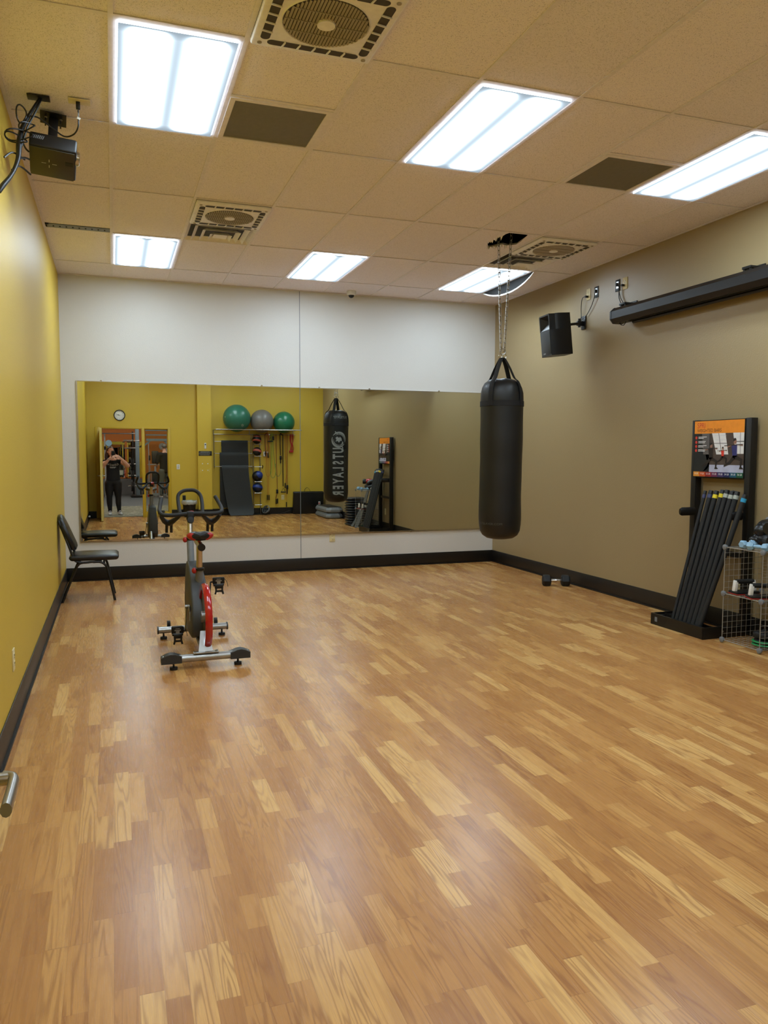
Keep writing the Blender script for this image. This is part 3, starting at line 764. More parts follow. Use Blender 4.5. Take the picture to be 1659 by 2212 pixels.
# cranks and pedals
b=MB(); 
for s_,dy,dz in((1,.05,.165),(-1,-.05,-.165)):
    b.tube([(s_*.085,.03,.33),(s_*.098,.03+dy,.33+dz)],[(.011,.006)]*2,8,flat=(0,1,0))
b.cyl((-.095,.03,.33),(.095,.03,.33),.014,n=12); b.build('crank_arm',M['steel'],t)
def pedal(s_,y,z):
    p=MB(); X0=s_*.155
    p.box((X0,y,z),(.078,.085,.02),(R(35),0,0),.006); p.cyl((s_*.098,y,z),(X0,y,z),.007,n=8)
    p.box((X0,y-.025,z+.012),(.088,.012,.052),None,.008); 
    p.strap([(X0-.025,y-.05,z-.03),(X0-.022,y-.055,z-.055),(X0-.03,y-.06,z-.085)],.014,.006,(1,0,0),2); p.strap([(X0+.025,y-.05,z-.03),(X0+.022,y-.055,z-.055),(X0+.03,y-.06,z-.085)],.014,.006,(1,0,0),2)
    p.box((X0,y-.055,z-.062),(.05,.006,.014)); p.box((X0,y-.048,z-.03),(.06,.02,.03),None,.006)
    p.strap([(X0+.04,y-.02,z+.03),(X0+.06,y-.03,z+.0),(X0+.068,y-.03,z-.035)],.012,.004,(0,1,0),3)
    o=p.build('pedal',M['blackm'],t,smooth=35)
    p=MB(); p.box((X0,y-.034,z+.012),(.044,.003,.008)); p.box((X0,y-.034,z-.004),(.026,.003,.02)); p.box((X0,y-.034,z+.024),(.03,.003,.004)); p.build('cleat_plate',M['silver'],o,smooth=0)
pedal(1,.08,.495); pedal(-1,-.02,.165)

# ================================================================== PROJECTOR + CEILING PLATES + CABLES
t=thing('projector','black ceiling-hung projector near the top of the yellow wall','projector',(-.315,4.92,3.14),(R(-13),R(4),R(3)))
b=MB(); b.box((0,0,0),(.245,.29,.085),None,.012,3); b.build('projector_case',M['blackm'],t,smooth=40)
b=MB(); b.box((-.004,0,-.0445),(.230,.275,.004),None,.001); b.build('underside_panel',M['projb'],t)
b=MB(); 
for a in range(4):
    c_,s_=math.cos(a*PI/2),math.sin(a*PI/2); b.box((-.02+.028*c_,.0+.028*s_,-.047),(.024 if a%2==0 else .003,.003 if a%2==0 else .024,.001))
b.build('cross_mark',M['print'],t,smooth=0)
b=MB()
for i in range(7): b.box((-.105+i*.009,-.146,.012),(.004,.002,.022),(0,.35,0))
b.build('side_vents',M['mgrey'],t,smooth=0)
b=MB(); b.lathe([(.034,-.004),(.038,0),(.038,.018),(.032,.022),(.028,.01)],(.118,-.04,-.008),24,(1,0,0),cap=False); b.build('lens_ring',M['chrome'],t)
b=MB(); b.lathe([(0,0),(.03,0)],(.126,-.04,-.008),20,(1,0,0)); b.build('lens',M['black'],t)
b=MB(); b.box((.085,-.03,-.047),(.04,.035,.003)); b.build('foot_recess',M['black'],t,smooth=0)
b=MB(); b.box((-.01,.03,.14),(.05,.04,.22),None,.004); b.box((-.01,.03,.045),(.10,.09,.012)); b.build('mount_column',M['blackm'],t)
b=MB(); b.box((-.012,.03,.257),(.14,.11,.006)); b.box((-.052,.03,.235),(.008,.05,.03)); b.box((.028,.03,.235),(.008,.05,.03)); b.build('mount_plate',M['blackm'],t,smooth=0)
b=MB()
for sx in(-.05,.03): b.cyl((sx,.0,.241),(sx,.0,.238),.008,n=10)
b.build('mount_screws',M['steel'],t)
tag(MB().box((0,0,0),(.115,.07,.006),None,.001).build('cable_plate',M['blackm'],loc=(-.375,4.80,H-.003),raw=True),'black ceiling plate with the cable bundle coming out','cable plate')
tag(MB().box((0,0,0),(.115,.07,.006),None,.001).build('outlet_plate',M['ivory'],loc=(-.165,4.775,H-.003),raw=True),'beige ceiling plate with a single plug, right of the black one','outlet')
t=thing('cable_bundle','tangled black cable bundle between the ceiling plate and the yellow wall','cable',(-.37,4.80,H-.006))
o_=t.location
b=MB(o_); b.tube([(-.365,4.80,H-.006),(-.40,4.78,3.34),(-.455,4.75,3.22),(-.47,4.70,3.12),(-.475,4.66,3.02),(-.50,4.6,2.92),(-.54,4.55,2.84),(-.556,4.53,2.80)],[.011,.009,.013,.016,.012,.011,.014,.01],8,sm=5); b.tube([(-.36,4.795,H-.006),(-.385,4.77,3.33),(-.43,4.74,3.22),(-.46,4.7,3.1)],.006,6,sm=5); b.build('cable_trunk',M['black'],t,smooth=60)
for (a,c_,rx,rz,tl) in((-.47,3.16,.07,.028,.1),(-.485,3.14,.055,.022,-.2),(-.43,3.21,.04,.02,.2),(-.455,3.27,.025,.045,0)):
    b=MB(o_); b.tube([(a+rx*math.cos(q),4.70+.02*math.sin(2*q),c_+rz*math.sin(q)+tl*rx*math.cos(q)) for q in [2*PI*i/20 for i in range(20)]],.004,6,True); b.build('cable_coil',M['black'],t)
for pts in ([(-.475,4.66,3.02),(-.45,4.75,3.06),(-.435,4.86,3.09)],[(-.50,4.6,2.94),(-.47,4.7,2.995),(-.43,4.83,3.00)],[(-.46,4.70,3.14),(-.45,4.8,3.13),(-.44,4.88,3.14)],[(-.535,4.6,3.0),(-.50,4.66,3.05),(-.45,4.75,3.05)]):
    b=MB(o_); b.tube(pts,.005,6,sm=5); b.build('cable_lead',M['black'],t)
t=thing('ceiling_cable','black power cord looping from the beige ceiling plate to the projector','cable',(-.165,4.775,H-.008)); o_=t.location
b=MB(o_); b.tube([(-.172,4.775,3.36),(-.172,4.775,3.32),(-.175,4.78,3.27),(-.20,4.80,3.235),(-.25,4.82,3.225),(-.31,4.8,3.255),(-.38,4.77,3.29),(-.43,4.75,3.28)],.0042,6,sm=6); b.build('cord',M['black'],t)
b=MB(o_); b.box((-.172,4.775,3.385),(.022,.02,.042),None,.004); b.build('plug',M['black'],t)
b=MB(o_); b.box((-.172,4.775,3.335),(.007,.007,.02)); b.box((-.170,4.773,3.315),(.018,.004,.012),(0,.4,0)); b.build('cord_tag',M['white'],t)

# ================================================================== RIGHT WALL: SPEAKER, OUTLETS, SCREEN
t=thing('wall_speaker','black loudspeaker on a bracket high on the tan wall','loudspeaker',(4.47,7.26,2.715),(0,R(-6),R(-7)))
b=MB(); pf=[(-.15,-.125),(-.15,.125),(-.05,.135),(.10,.10),(.10,-.10),(-.05,-.135)]
b.prism(pf,Matrix.Translation((0,0,-.215)),.265); b.prism([(-.085,-.125),(-.085,.125),(-.05,.135),(.10,.10),(.10,-.10),(-.05,-.135)],Matrix.Translation((0,0,.05)),.165); b.box((-.118,-.117,.13),(.066,.016,.16)); b.box((-.118,.117,.13),(.066,.016,.16)); b.box((-.118,0,.208),(.066,.234,.014)); b.build('cabinet',M['black'],t,smooth=30)
b=MB(); b.box((-.152,0,-.075),(.004,.235,.25),None,.001); b.build('grille',M['dgrey'],t)
b=MB(); b.quad((-.149,-.109,.20),(-.149,.109,.20),(-.087,.05,.16),(-.087,-.05,.16)); b.quad((-.149,-.109,.20),(-.087,-.05,.16),(-.087,-.05,.12),(-.149,-.109,.06)); b.quad((-.149,.109,.20),(-.087,.05,.16),(-.087,.05,.12),(-.149,.109,.06)); b.quad((-.087,-.05,.12),(-.087,.05,.12),(-.087,.05,.16),(-.087,-.05,.16)); b.build('horn',M['blackm'],t,smooth=0)
b=MB(); b.quad((-.149,-.109,.055),(-.149,.109,.055),(-.088,.05,.119),(-.088,-.05,.119)); b.build('horn_glint',M['silver'],t,smooth=0)  # lower horn face coloured silver to stand in for a bright reflection
b=MB(); b.box((-.155,.04,-.185),(.002,.05,.012)); b.build('name_badge',M['gprint'],t,smooth=0)
b=MB(); b.tube([(.10,0,.10),(.24,-.0,.105)],.014,8); b.box((.12,0,.10),(.03,.06,.08)); b.build('bracket_arm',M['blackm'],t)
b=MB()
for q_ in range(3): b.tube([(.125+.012*q_,.02+.014*math.cos(a),-.07+(.10-.02*q_)*math.sin(a)) for a in [2*PI*i/16 for i in range(16)]],.0035,6,True)
b.build('cable_coil',M['black'],t)
t=thing('speaker_wall_plate','black bracket plate holding the loudspeaker arm on the tan wall','bracket',(XR-.002,7.267,2.862))
b=MB(); b.box((-.006,0,0),(.012,.075,.14),None,.002); b.box((-.05,0,-.01),(.08,.03,.05),None,.006); b.cyl((-.06,0,-.05),(-.06,0,.04),.014,n=12); b.build('plate',M['blackm'],t)
def wall_plate(name,y,z,m,m2,label,xw=XR,nx=-1,group=None,cat='outlet'):
    t=thing(name,label,cat,(xw,y,z),(0,0,0 if nx<0 else PI),group)
    b=MB(); b.box((-.003,0,0),(.006,.072,.116),None,.002); b.build('cover',M[m],t)
    if m2=='duplex':
        b=MB()
        for zz in(-.021,.021): b.box((-.0065,0,zz),(.003,.034,.028),None,.001)
        b.build('socket',M[m],t)
        b=MB()
        for zz in(-.021,.021):
            for yy in(-.007,.007): b.box((-.0085,yy,zz+.003),(.001,.0025,.009))
            b.cyl((-.008,0,zz-.009),(-.009,0,zz-.009),.0028,n=8)
        b.build('socket_slots',M['black'],t,smooth=0)
    elif m2=='jack':
        b=MB(); b.box((-.0065,0,.005),(.003,.036,.066)); b.build('jack_panel',M['silver'],t,smooth=0)
        b=MB(); b.box((-.016,0,.008),(.02,.018,.034),None,.003); b.build('connector',M['black'],t)
    elif m2=='switch':
        b=MB()
        for zz in(-.02,.02): b.box((-.0075,0,zz),(.004,.016,.022)); 
        b.build('toggle',M['mgrey'],t)
    return t
wall_plate('power_outlet',7.192,3.148,'ivory','duplex','ivory outlet with a plug, above the loudspeaker')
wall_plate('signal_plate',7.049,3.145,'black','jack','black jack plate right of the ivory outlet above the loudspeaker')
wall_plate('signal_plate',6.687,3.140,'black','jack','black jack plate above the far end of the projector screen case')
wall_plate('power_outlet',6.568,3.138,'ivory','duplex','ivory outlet above the far end of the projector screen case')
def cord(name,pts,label,plug=None,r=.004):
    t=thing(name,label,'cable',pts[0]); b=MB(pts[0]); b.tube(pts,r,6,sm=6); b.build('cord',M['black'],t,smooth=60)
    if plug: b=MB(pts[0]); b.box(plug,(.034,.022,.022),None,.005); b.build('plug',M['black'],t)
cord('wall_cable',[(XR-.03,7.20,3.125),(XR-.035,7.26,3.115),(XR-.03,7.285,3.02),(XR-.03,7.28,2.93),(XR-.05,7.27,2.88)],'black cord from the ivory outlet down to the loudspeaker bracket',(XR-.025,7.2,3.125))
cord('wall_cable',[(XR-.02,7.05,3.13),(XR-.025,7.06,3.08),(XR-.02,7.12,3.0),(XR-.02,7.2,2.93),(XR-.05,7.262,2.88)],'black cord from the black jack plate down to the loudspeaker bracket')
cord('wall_cable',[(XR-.02,6.58,3.12),(XR-.03,6.63,3.11),(XR-.02,6.62,3.02),(XR-.03,6.56,2.95),(XR-.06,6.5,2.93),(XR-.10,6.42,2.90)],'thin black cord running down to the projector screen case',(XR-.025,6.578,3.12))
cord('wall_cable',[(XR-.02,6.69,3.135),(XR-.02,6.645,3.12),(XR-.02,6.64,3.02),(XR-.03,6.6,2.96),(XR-.05,6.55,2.93)],'thin black cord from the left jack plate to the screen case')
# projector screen case
SX=4.66; ys0,ys1=3.75,6.50
t=thing('projector_screen_case','long black projector screen case high on the tan wall','projector screen',(SX,(ys0+ys1)/2,2.80)); o_=t.location
oct_=[(-.085,-.035),(-.085,.035),(-.045,.072),(.045,.072),(.085,.03),(.085,-.05),(.045,-.075),(-.05,-.075)]
b=MB(o_); b.prism(oct_,Matrix(((1,0,0,SX),(0,0,1,ys0),(0,1,0,2.80),(0,0,0,1))),ys1-ys0); b.build('housing',M['black'],t,smooth=15)
b=MB(o_); b.prism([(x*1.03,z*1.03) for x,z in oct_],Matrix(((1,0,0,SX),(0,0,1,ys1-.012),(0,1,0,2.80),(0,0,0,1))),.02); b.build('end_cap',M['dgrey'],t,smooth=15)
b=MB(o_); b.tube([(SX+.02,ys0+.05,2.712),(SX+.02,ys1-.22,2.712)],[(.018,.014)]*2,10,flat=(1,0,0)); b.build('screen_bottom_bar',M['blackm'],t)
b=MB(o_); b.bx(SX-.03,SX+.05,ys0+.05,ys1-.2,2.722,2.727); b.build('screen_slot',M['plenum'],t,smooth=0)
b=MB(o_); b.tube([(SX-.02,ys1-.06,2.725),(SX-.02,ys1-.09,2.70),(SX-.02,ys1-.13,2.695),(SX-.02,ys1-.16,2.722)],.004,6,sm=4); b.build('pull_loop',M['black'],t)
for y in(6.42,4.86):
    b=MB(o_); b.box((SX+.055,y,2.905),(.14,.09,.02),None,.003); b.box((SX+.12,y,2.895),(.012,.11,.08)); b.box((SX+.0,y-.03,2.885),(.012,.02,.04)); b.box((SX+.0,y+.03,2.885),(.012,.02,.04)); b.build('hanging_bracket',M['blackm'],t)
# outlets elsewhere
wall_plate('power_outlet',4.445,.365,'ivory','duplex','ivory outlet low on the left yellow wall',XL,1)
t=wall_plate('power_outlet',0,0,'ivory','duplex','ivory outlet on the mirror wall just below the mirror'); t.location=(2.545,YF,.405); t.rotation_euler=(0,0,PI/2)
t=wall_plate('light_switch',0,0,'white','switch','white light switch plate beside the door window','x',-1) if False else wall_plate('light_switch',0,0,'white','switch','white light switch plate on the rear wall beside the window',cat='light switch'); t.location=(1.372,YB,1.133); t.rotation_euler=(0,0,-PI/2)
t=wall_plate('power_outlet',0,0,'ivory','duplex','ivory outlet on the rear wall left of the folded mat'); t.location=(3.787,YB,.396); t.rotation_euler=(0,0,-PI/2)
t=wall_plate('power_outlet',0,0,'black','duplex','black outlet on the rear wall above the waste bin'); t.location=(1.49,YB,.42); t.rotation_euler=(0,0,-PI/2)
t=wall_plate('power_outlet',4.95,.36,'ivory','duplex','ivory outlet on the tan wall behind the bar rack')
# dumbbell on the floor
def hex_dumbbell(name,label,loc,rz,L,rad,hw,mh,mb_,grip,group=None,cat='dumbbell'):
    t=thing(name,label,cat,loc,(0,0,rz),group)
    for s_ in(-1,1):
        b=MB(); x0=s_*(L/2-hw); x1=s_*L/2
        b.T=Matrix.Translation((0,0,rad*.866))@Matrix.Rotation(0,4,'X')
        ring=lambda x,k:[Vector((x,k*rad*math.cos(a),k*rad*math.sin(a))) for a in [i*PI/3 for i in range(6)]]
        prs=[(x0,.6),(x0+s_*.012,.93),(x0+s_*.02,1),(x1-s_*.02,1),(x1-s_*.008,.88),(x1,.66)]
        vs=[];fs=[]
        for x,k in prs: vs+=ring(x,k)
        for i in range(5):
            for k in range(6): fs.append((i*6+k,i*6+(k+1)%6,(i+1)*6+(k+1)%6,(i+1)*6+k))
        fs.append(tuple(range(6))); fs.append(tuple(30+k for k in range(6)))
        b.add(vs,fs); b.build('weight_head',M[mh],t,smooth=20)
    b=MB(); b.tube([(-L/2+hw,0,rad*.866),(-L/4+hw/2,0,rad*.866),(0,0,rad*.866),(L/4-hw/2,0,rad*.866),(L/2-hw,0,rad*.866)],[grip*.8,grip*.95,grip*1.1,grip*.95,grip*.8],14,sm=3); b.build('handle',M[mb_],t)
    return t
hex_dumbbell('dumbbell','black hex dumbbell with chrome handle on the floor by the tan wall',(4.56,7.36,0),R(-22),.30,.068,.095,'rubber','chrome',.017)

# ================================================================== WEIGHTED BAR RACK
RX0,RX1,RY0,RY1=4.33,4.74,4.84,5.42
t=thing('weighted_bar_rack','black steel display rack for weighted bars with an orange poster','rack',(4.54,5.13,0)); o_=t.location
b=MB(o_); w_=.038
for y in(RY0,RY1-.0): b.bx(RX0,RX1,y-w_/2,y+w_/2,.03,.075)
b.bx(RX0-.02,RX0,RY0-.02,RY1+.02,.0,.095); b.bx(RX0-.02,RX1,RY0-.022,RY0-.016,.0,.095); b.bx(RX0-.02,RX1,RY1+.016,RY1+.022,.0,.095); b.bx(RX0+.1,RX0+.104,RY0,RY1,.03,.09); b.bx(RX0,RX0+.1,RY0,RY1,.03,.034)
b.build('base_tray',M['blackm'],t,smooth=0)
b=MB(o_); b.bx(RX0-.0215,RX0-.0195,RY1-.06,RY1-.03,.03,.07); b.build('tray_cutout',M['mgrey'],t,smooth=0)
b=MB(o_); b.bx(4.712,4.722,RY0-.01,RY1+.01,1.255,1.262); b.bx(4.72,4.75,RY0,RY1,.62,.66); b.build('cross_rail',M['blackm'],t,smooth=0)
for y in(RY0-.01,RY1+.01):
    b=MB(o_); b.bx(4.70,4.765,y-.028,y+.028,.03,1.745,.003); b.build('upright',M['blackm'],t,smooth=30)
for y,z_,xe in((RY0+.03,.965,4.60),(RY1-.02,.965,4.545)):
    b=MB(o_); b.tube([(4.70,y,z_),(xe+.02,y,z_),(xe,y,z_)],[(.036,.018),(.036,.018),(.026,.012)],12,flat=(0,0,1)); b.build('support_arm',M['blackm'],t,smooth=50)
b=MB(o_); b.cyl((4.69,RY0,.06),(4.68,RY0,.06),.008,n=8); b.cyl((4.50,RY0-.024,.055),(4.50,RY0-.03,.055),.008,n=8); b.build('rack_bolt',M['steel'],t)
# poster (built on the rack, parallel to the wall)
PY0,PY1,PZ0,PZ1=4.868,5.425,1.268,1.735
PXx=4.698
b=MB(o_); b.bx(PXx,PXx+.012,PY0-.006,PY1+.006,PZ0-.006,PZ1+.006); pst=b.build('poster_board',M['blackm'],t,smooth=0)
PM=[simple('poster_orange',(238,146,44),.35),simple('poster_orange_red',(226,92,42),.35),simple('poster_maroon_text',(70,24,20),.4),simple('poster_brick',(78,66,60),.4,vs=60,var=.3),simple('poster_window',(226,224,222),.35),
 simple('poster_floor',(178,182,206),.35,vs=12,var=.25),simple('poster_dark',(34,38,42),.35),simple('poster_figure',(40,34,34),.4),simple('poster_red',(206,58,44),.4),simple('poster_white',(240,240,240),.4),
 simple('poster_amber',(224,150,52),.4),simple('poster_c2',(200,88,40),.4),simple('poster_c3',(150,36,36),.4),simple('poster_c4',(104,38,80),.4),simple('poster_c5',(62,50,100),.4),simple('poster_c6',(30,36,84),.4),simple('poster_c7',(18,82,108),.4),simple('poster_c8',(20,84,58),.4),simple('poster_skin',(150,110,92),.4),simple('poster_blue',(52,54,110),.4),simple('poster_mullion',(96,92,92),.4)]
W_,H_=PY1-PY0,PZ1-PZ0
# poster local frame: u to the viewer's right (towards -y), v up
def PMx(d): return Matrix(((0,0,-1,PXx-d),(-1,0,0,PY1),(0,1,0,PZ0),(0,0,0,1)))
b=MB(o_)
def pq(mi,u0,u1,v0,v1,d): 
    b.cur=mi; A=PMx(d*.0006+.0004); b.add([A@Vector(p) for p in((u0*W_,v0*H_,0),(u1*W_,v0*H_,0),(u1*W_,v1*H_,0),(u0*W_,v1*H_,0))],[(0,1,2,3)])
def pp(mi,pts,d): 
    b.cur=mi; A=PMx(d*.0006+.0004); b.add([A@Vector((u*W_,v*H_,0)) for u,v in pts],[tuple(range(len(pts)))])
pq(0,0,1,.775,1,1); pq(3,0,1,.085,.775,1); pq(6,0,.33,.085,.775,2); pp(6,[(.33,.4),(.33,.19),(.28,.13),(.2,.085),(.1,.085),(.1,.4)],2)
pq(5,0,1,.085,.215,1.5); pp(6,[(0,.085),(.2,.085),(.3,.215),(.25,.4),(0,.4)],3); pp(20,[(.2,.4),(.32,.4),(.32,.775),(.16,.775)],2.5)
pp(4,[(.37,.775),(.64,.775),(.71,.40),(.47,.40)],2.5); pp(4,[(.79,.775),(1,.775),(1,.41),(.85,.41)],2.5)
pp(20,[(.50,.775),(.51,.775),(.585,.40),(.575,.40)],3); pp(20,[(.41,.60),(.675,.60),(.677,.59),(.412,.59)],3); pp(20,[(.815,.63),(1,.63),(1,.615),(.818,.615)],3); pp(20,[(.925,.775),(.933,.775),(.94,.41),(.932,.41)],3)
for k in range(4): pp(5,[(.425+.02*k,.775-.08*k-.04),(.66+.012*k,.775-.08*k-.04),(.661+.012*k,.775-.08*k-.043),(.426+.02*k,.775-.08*k-.043)],3)
def figure(x,y,s,top,legm):
    pp(18,[(x-.012*s,y+.26*s),(x+.02*s,y+.26*s),(x+.022*s,y+.30*s),(x+.002*s,y+.315*s),(x-.016*s,y+.30*s)],5); pp(7,[(x-.02*s,y+.285*s),(x+.02*s,y+.305*s),(x+.012*s,y+.325*s),(x-.016*s,y+.32*s)],5.5)
    pp(top,[(x-.04*s,y+.245*s),(x+.03*s,y+.25*s),(x+.03*s,y+.12*s),(x-.02*s,y+.10*s)],5)
    pp(7,[(x-.13*s,y+.235*s),(x+.10*s,y+.25*s),(x+.10*s,y+.258*s),(x-.13*s,y+.243*s)],6); pp(18,[(x-.04*s,y+.24*s),(x-.09*s,y+.215*s),(x-.08*s,y+.245*s)],5.7); pp(18,[(x+.03*s,y+.25*s),(x+.10*s,y+.235*s),(x+.10*s,y+.25*s)],5.7)
    pp(legm,[(x-.02*s,y+.13*s),(x+.03*s,y+.13*s),(x+.10*s,y+.09*s),(x+.09*s,y+.0*s),(x+.07*s,y+.0*s),(x+.07*s,y+.07*s),(x,y+.09*s)],5)
    pp(legm,[(x-.02*s,y+.13*s),(x+.01*s,y+.10*s),(x-.06*s,y+.03*s),(x-.13*s,y+.0*s),(x-.13*s,y+.02*s),(x-.07*s,y+.06*s)],5)
    pp(7,[(x+.06*s,y-.02*s),(x+.12*s,y-.02*s),(x+.09*s,y+.005*s),(x+.07*s,y+.005*s)],5.2)
figure(.36,.17,1.35,7,7); figure(.60,.26,.85,8,7); figure(.83,.18,1.55,19,7)
for k,v in enumerate((.70,.62,.545,.47)):
    n8=[(.045+.024*math.cos(i*PI/4+.39),v+.029*math.sin(i*PI/4+.39)) for i in range(8)]; pp(8,n8,4)
    pq(9,.09,.265-.02*(k%2),v+.008,v+.018,4); pq(9,.09,.20+.03*(k%2),v-.016,v-.006,4)
for k in range(8): pq(10+k,k/8,(k+1)/8,0,.085,2)
b.cur=8; b.text('SPRI',.062,PMx(.0012)@Matrix.Translation((.055*W_,.915*H_,0)),'LEFT',(.85,1.05))
b.cur=2; b.text('WEIGHTED BARS',.038,PMx(.0012)@Matrix.Translation((.055*W_,.825*H_,0)),'LEFT',(.96,1.05))
b.cur=9
for k,s_ in enumerate(('6 LB','9 LB','12 LB','15 LB','18 LB','24 LB','30 LB','36 LB')): b.text(s_,.021,PMx(.002)@Matrix.Translation(((k+.5)/8*W_,.05*H_,0)))
b.build('poster_print',PM,pst,smooth=0)
# weighted bars
MBt=[M['rubber'],simple('navy_tape',(60,66,104),.5),simple('yellow_tape',(224,204,40),.5),simple('cyan_tape',(40,150,196),.5),simple('pale_tape',(170,176,166),.5)]
bars=[(5.238,5.227,1,1.15),(5.19,5.160,1,1.155),(5.143,5.098,2,1.155),(5.094,5.030,2,1.165),(5.047,4.980,4,1.168),(5.058,4.955,0,1.16),(5.000,4.925,4,1.16),(4.955,4.872,4,1.16),(4.93,4.79,3,1.14)]
barlab=['slimmest weighted bar with navy tape, farthest left in the rack','weighted bar with navy tape, second from the left in the rack','weighted bar with a yellow tape edge, third from the left','weighted bar with a broad yellow label, fourth from the left','weighted bar with a faint pale mark, fifth from the left','plain weighted bar in the back row of the rack','weighted bar with pale print, left of two so marked','weighted bar with pale print, right of two so marked','weighted bar with cyan tape, farthest right in the rack']
for k,(yb,yt,mi,zt_) in enumerate(bars):
    p0=Vector((RX0+.03+(.045 if k in(5,) else 0),yb,.04)); p1=Vector((4.655+(.05 if k in(5,) else 0),yt,zt_)); rr=.0145 if k==0 else .0205
    t=thing('weighted_bar',barlab[k],'weighted bar',p0,group='weighted bars leaning in the rack'); d=(p1-p0)
    b=MB(p0); b.cyl(p0,p0+d*.985,rr,n=16); b.build('bar_tube',M['rubber'],t)
    b=MB(p0); b.cyl(p0+d*.975,p1,rr*1.06,rr*.9,n=16); b.build('end_cap',M['black'],t)
    if mi: b=MB(p0); b.cyl(p0+d*.945,p0+d*.972,rr*1.05,n=16,cap=False); b.build('tape_band',MBt[mi],t)

# ================================================================== WIRE CAGE AND WHAT IT HOLDS
CX0,CX1,CY0,CY1=4.393,4.765,4.335,4.705; lv=[.025,.385,.745]
t=thing('wire_cube_shelf','pale wire grid cube shelving, two cubes high, beside the bar rack','shelf',((CX0+CX1)/2,(CY0+CY1)/2,0)); o_=t.location
def grid(axis,fix,a0,a1,b0,b1,rr=.0014,n=8):
    b=MB(o_)
    def P(u,v): return {'x':(fix,u,v),'y':(u,fix,v),'z':(u,v,fix)}[axis]
    for i in range(n+1):
        k=.003 if i in(0,n) else rr
        u=a0+(a1-a0)*i/n; b.cyl(P(u,b0),P(u,b1),k,n=5,cap=False); v=b0+(b1-b0)*i/n; b.cyl(P(a0,v),P(a1,v),k,n=5,cap=False)
    return b
cw=simple('pale_wire',(176,174,166),.35,.4)
for z in lv: grid('z',z,CX0,CX1,CY0,CY1).build('wire_shelf',cw,t)
for z0,z1 in((lv[0],lv[1]),(lv[1],lv[2])):
    grid('y',CY0,CX0,CX1,z0,z1).build('side_panel',cw,t); grid('y',CY1,CX0,CX1,z0,z1).build('side_panel',cw,t); grid('x',CX1,CY0,CY1,z0,z1).build('back_panel',cw,t)
for z in lv:
    for y in(CY0,CY1):
        b=MB(o_); b.lathe([(0,-.014),(.018,-.012),(.021,-.004),(.021,.006),(.012,.010),(0,.010)],(CX0-.002,y,z),16,(-1,0,0)); b.build('connector',M['mgrey'],t)
        b=MB(o_); b.lathe([(0,-.014),(.018,-.012),(.021,-.004),(.021,.006),(0,.010)],(CX1,y,z),16,(0,1 if y>4.5 else -1,0)); b.build('connector',M['mgrey'],t)
zt2=lv[2]+.004
hex_dumbbell('small_dumbbell','light blue hex hand weight at the left of the cube shelf top',(4.50,4.585,zt2),R(10),.17,.034,.05,'lblue','lblue',.014,'light blue hand weights')
hex_dumbbell('small_dumbbell','light blue hex hand weight at the front corner of the cube shelf top',(4.43,4.42,zt2),R(-82),.17,.034,.05,'lblue','lblue',.014,'light blue hand weights')
tag(MB().ball((0,0,.031),.031,20).build('massage_ball',M['white'],loc=(4.62,4.66,zt2),raw=True),'small white ball on the cube shelf seen in the mirror','ball')
def glove(name,label,loc,rot,m,m2):
    t=thing(name,label,'boxing glove',loc,rot,'boxing gloves piled on the cube shelf')
    b=MB(); b.ball((0,0,.06),(.095,.062,.055),20); b.ball((.055,0,.055),(.055,.06,.052),18); b.build('glove_body',M[m],t,smooth=60)
    b=MB(); b.ball((.02,.062,.055),(.05,.024,.024),14,(0,0,.3)); b.build('thumb',M[m],t,smooth=60)
    b=MB(); b.lathe([(.045,-.03),(.05,0),(.045,.035)],(-.10,0,.058),18,(1,0,0)); b.build('cuff',M[m2],t)
glove('boxing_glove','black boxing glove lying on top of the cube shelf',(4.62,4.56,zt2+.005),(0,0,R(70)),'vinyl','dgrey')
glove('boxing_glove','second black boxing glove, nearer the wall on the cube shelf',(4.70,4.45,zt2+.005),(0,0,R(120)),'vinyl','dgrey')
glove('boxing_glove','red and black boxing glove topping the pile on the cube shelf',(4.63,4.47,zt2+.105),(R(15),0,R(20)),'red','vinyl')
glove('boxing_glove','grey-cuffed black boxing glove leaning over the pile',(4.66,4.60,zt2+.10),(R(-20),R(20),R(200)),'vinyl','mgrey')
def pushup(loc,rz,label):
    t=thing('push_up_stand',label,'push-up stand',loc,(0,0,rz),'push-up stands on the middle wire shelf')
    b=MB(); b.box((0,0,.012),(.20,.11,.024),None,.008); b.build('foot_plate',M['black'],t)
    b=MB(); b.box((0,0,.003),(.205,.115,.006),None,.002); b.build('foot_pad',M['redp'],t)
    for s_ in(-1,1):
        b=MB(); b.box((s_*.078,0,.062),(.028,.034,.085),(0,s_*-.12,0),.006); b.build('post',M['white'],t)
    b=MB(); b.cyl((-.075,0,.095),(.075,0,.095),.0175,n=16); b.build('hand_grip',M['rubber'],t)
pushup((4.52,4.63,lv[1]+.004),R(-8),'push-up stand with black grip on the middle shelf, farther left')
pushup((4.50,4.44,lv[1]+.004),R(-20),'push-up stand with black grip on the middle shelf, at the near corner')
for k in range(2):
    t=thing('gliding_disc',('upper' if k else 'lower')+' black gliding disc with green rim at the bottom of the cube shelf','exercise disc',(4.56,4.45,lv[0]+.004+k*.022),group='gliding discs with green rims')
    b=MB(); b.lathe([(0,0),(.088,0),(.092,.004),(.088,.010),(.08,.012)],n=32); b.build('rim',M['green3'],t)
    b=MB(); b.lathe([(.078,.010),(.076,.018),(.0,.020)],n=32); b.build('pad',M['rubber'],t)
t=thing('gym_bag_pad','black padded target stacked on the gliding discs','pad',(4.56,4.45,lv[0]+.052)); b=MB(); b.box((0,0,.025),(.13,.13,.05),None,.018,3); b.build('pad_body',M['rubber'],t)
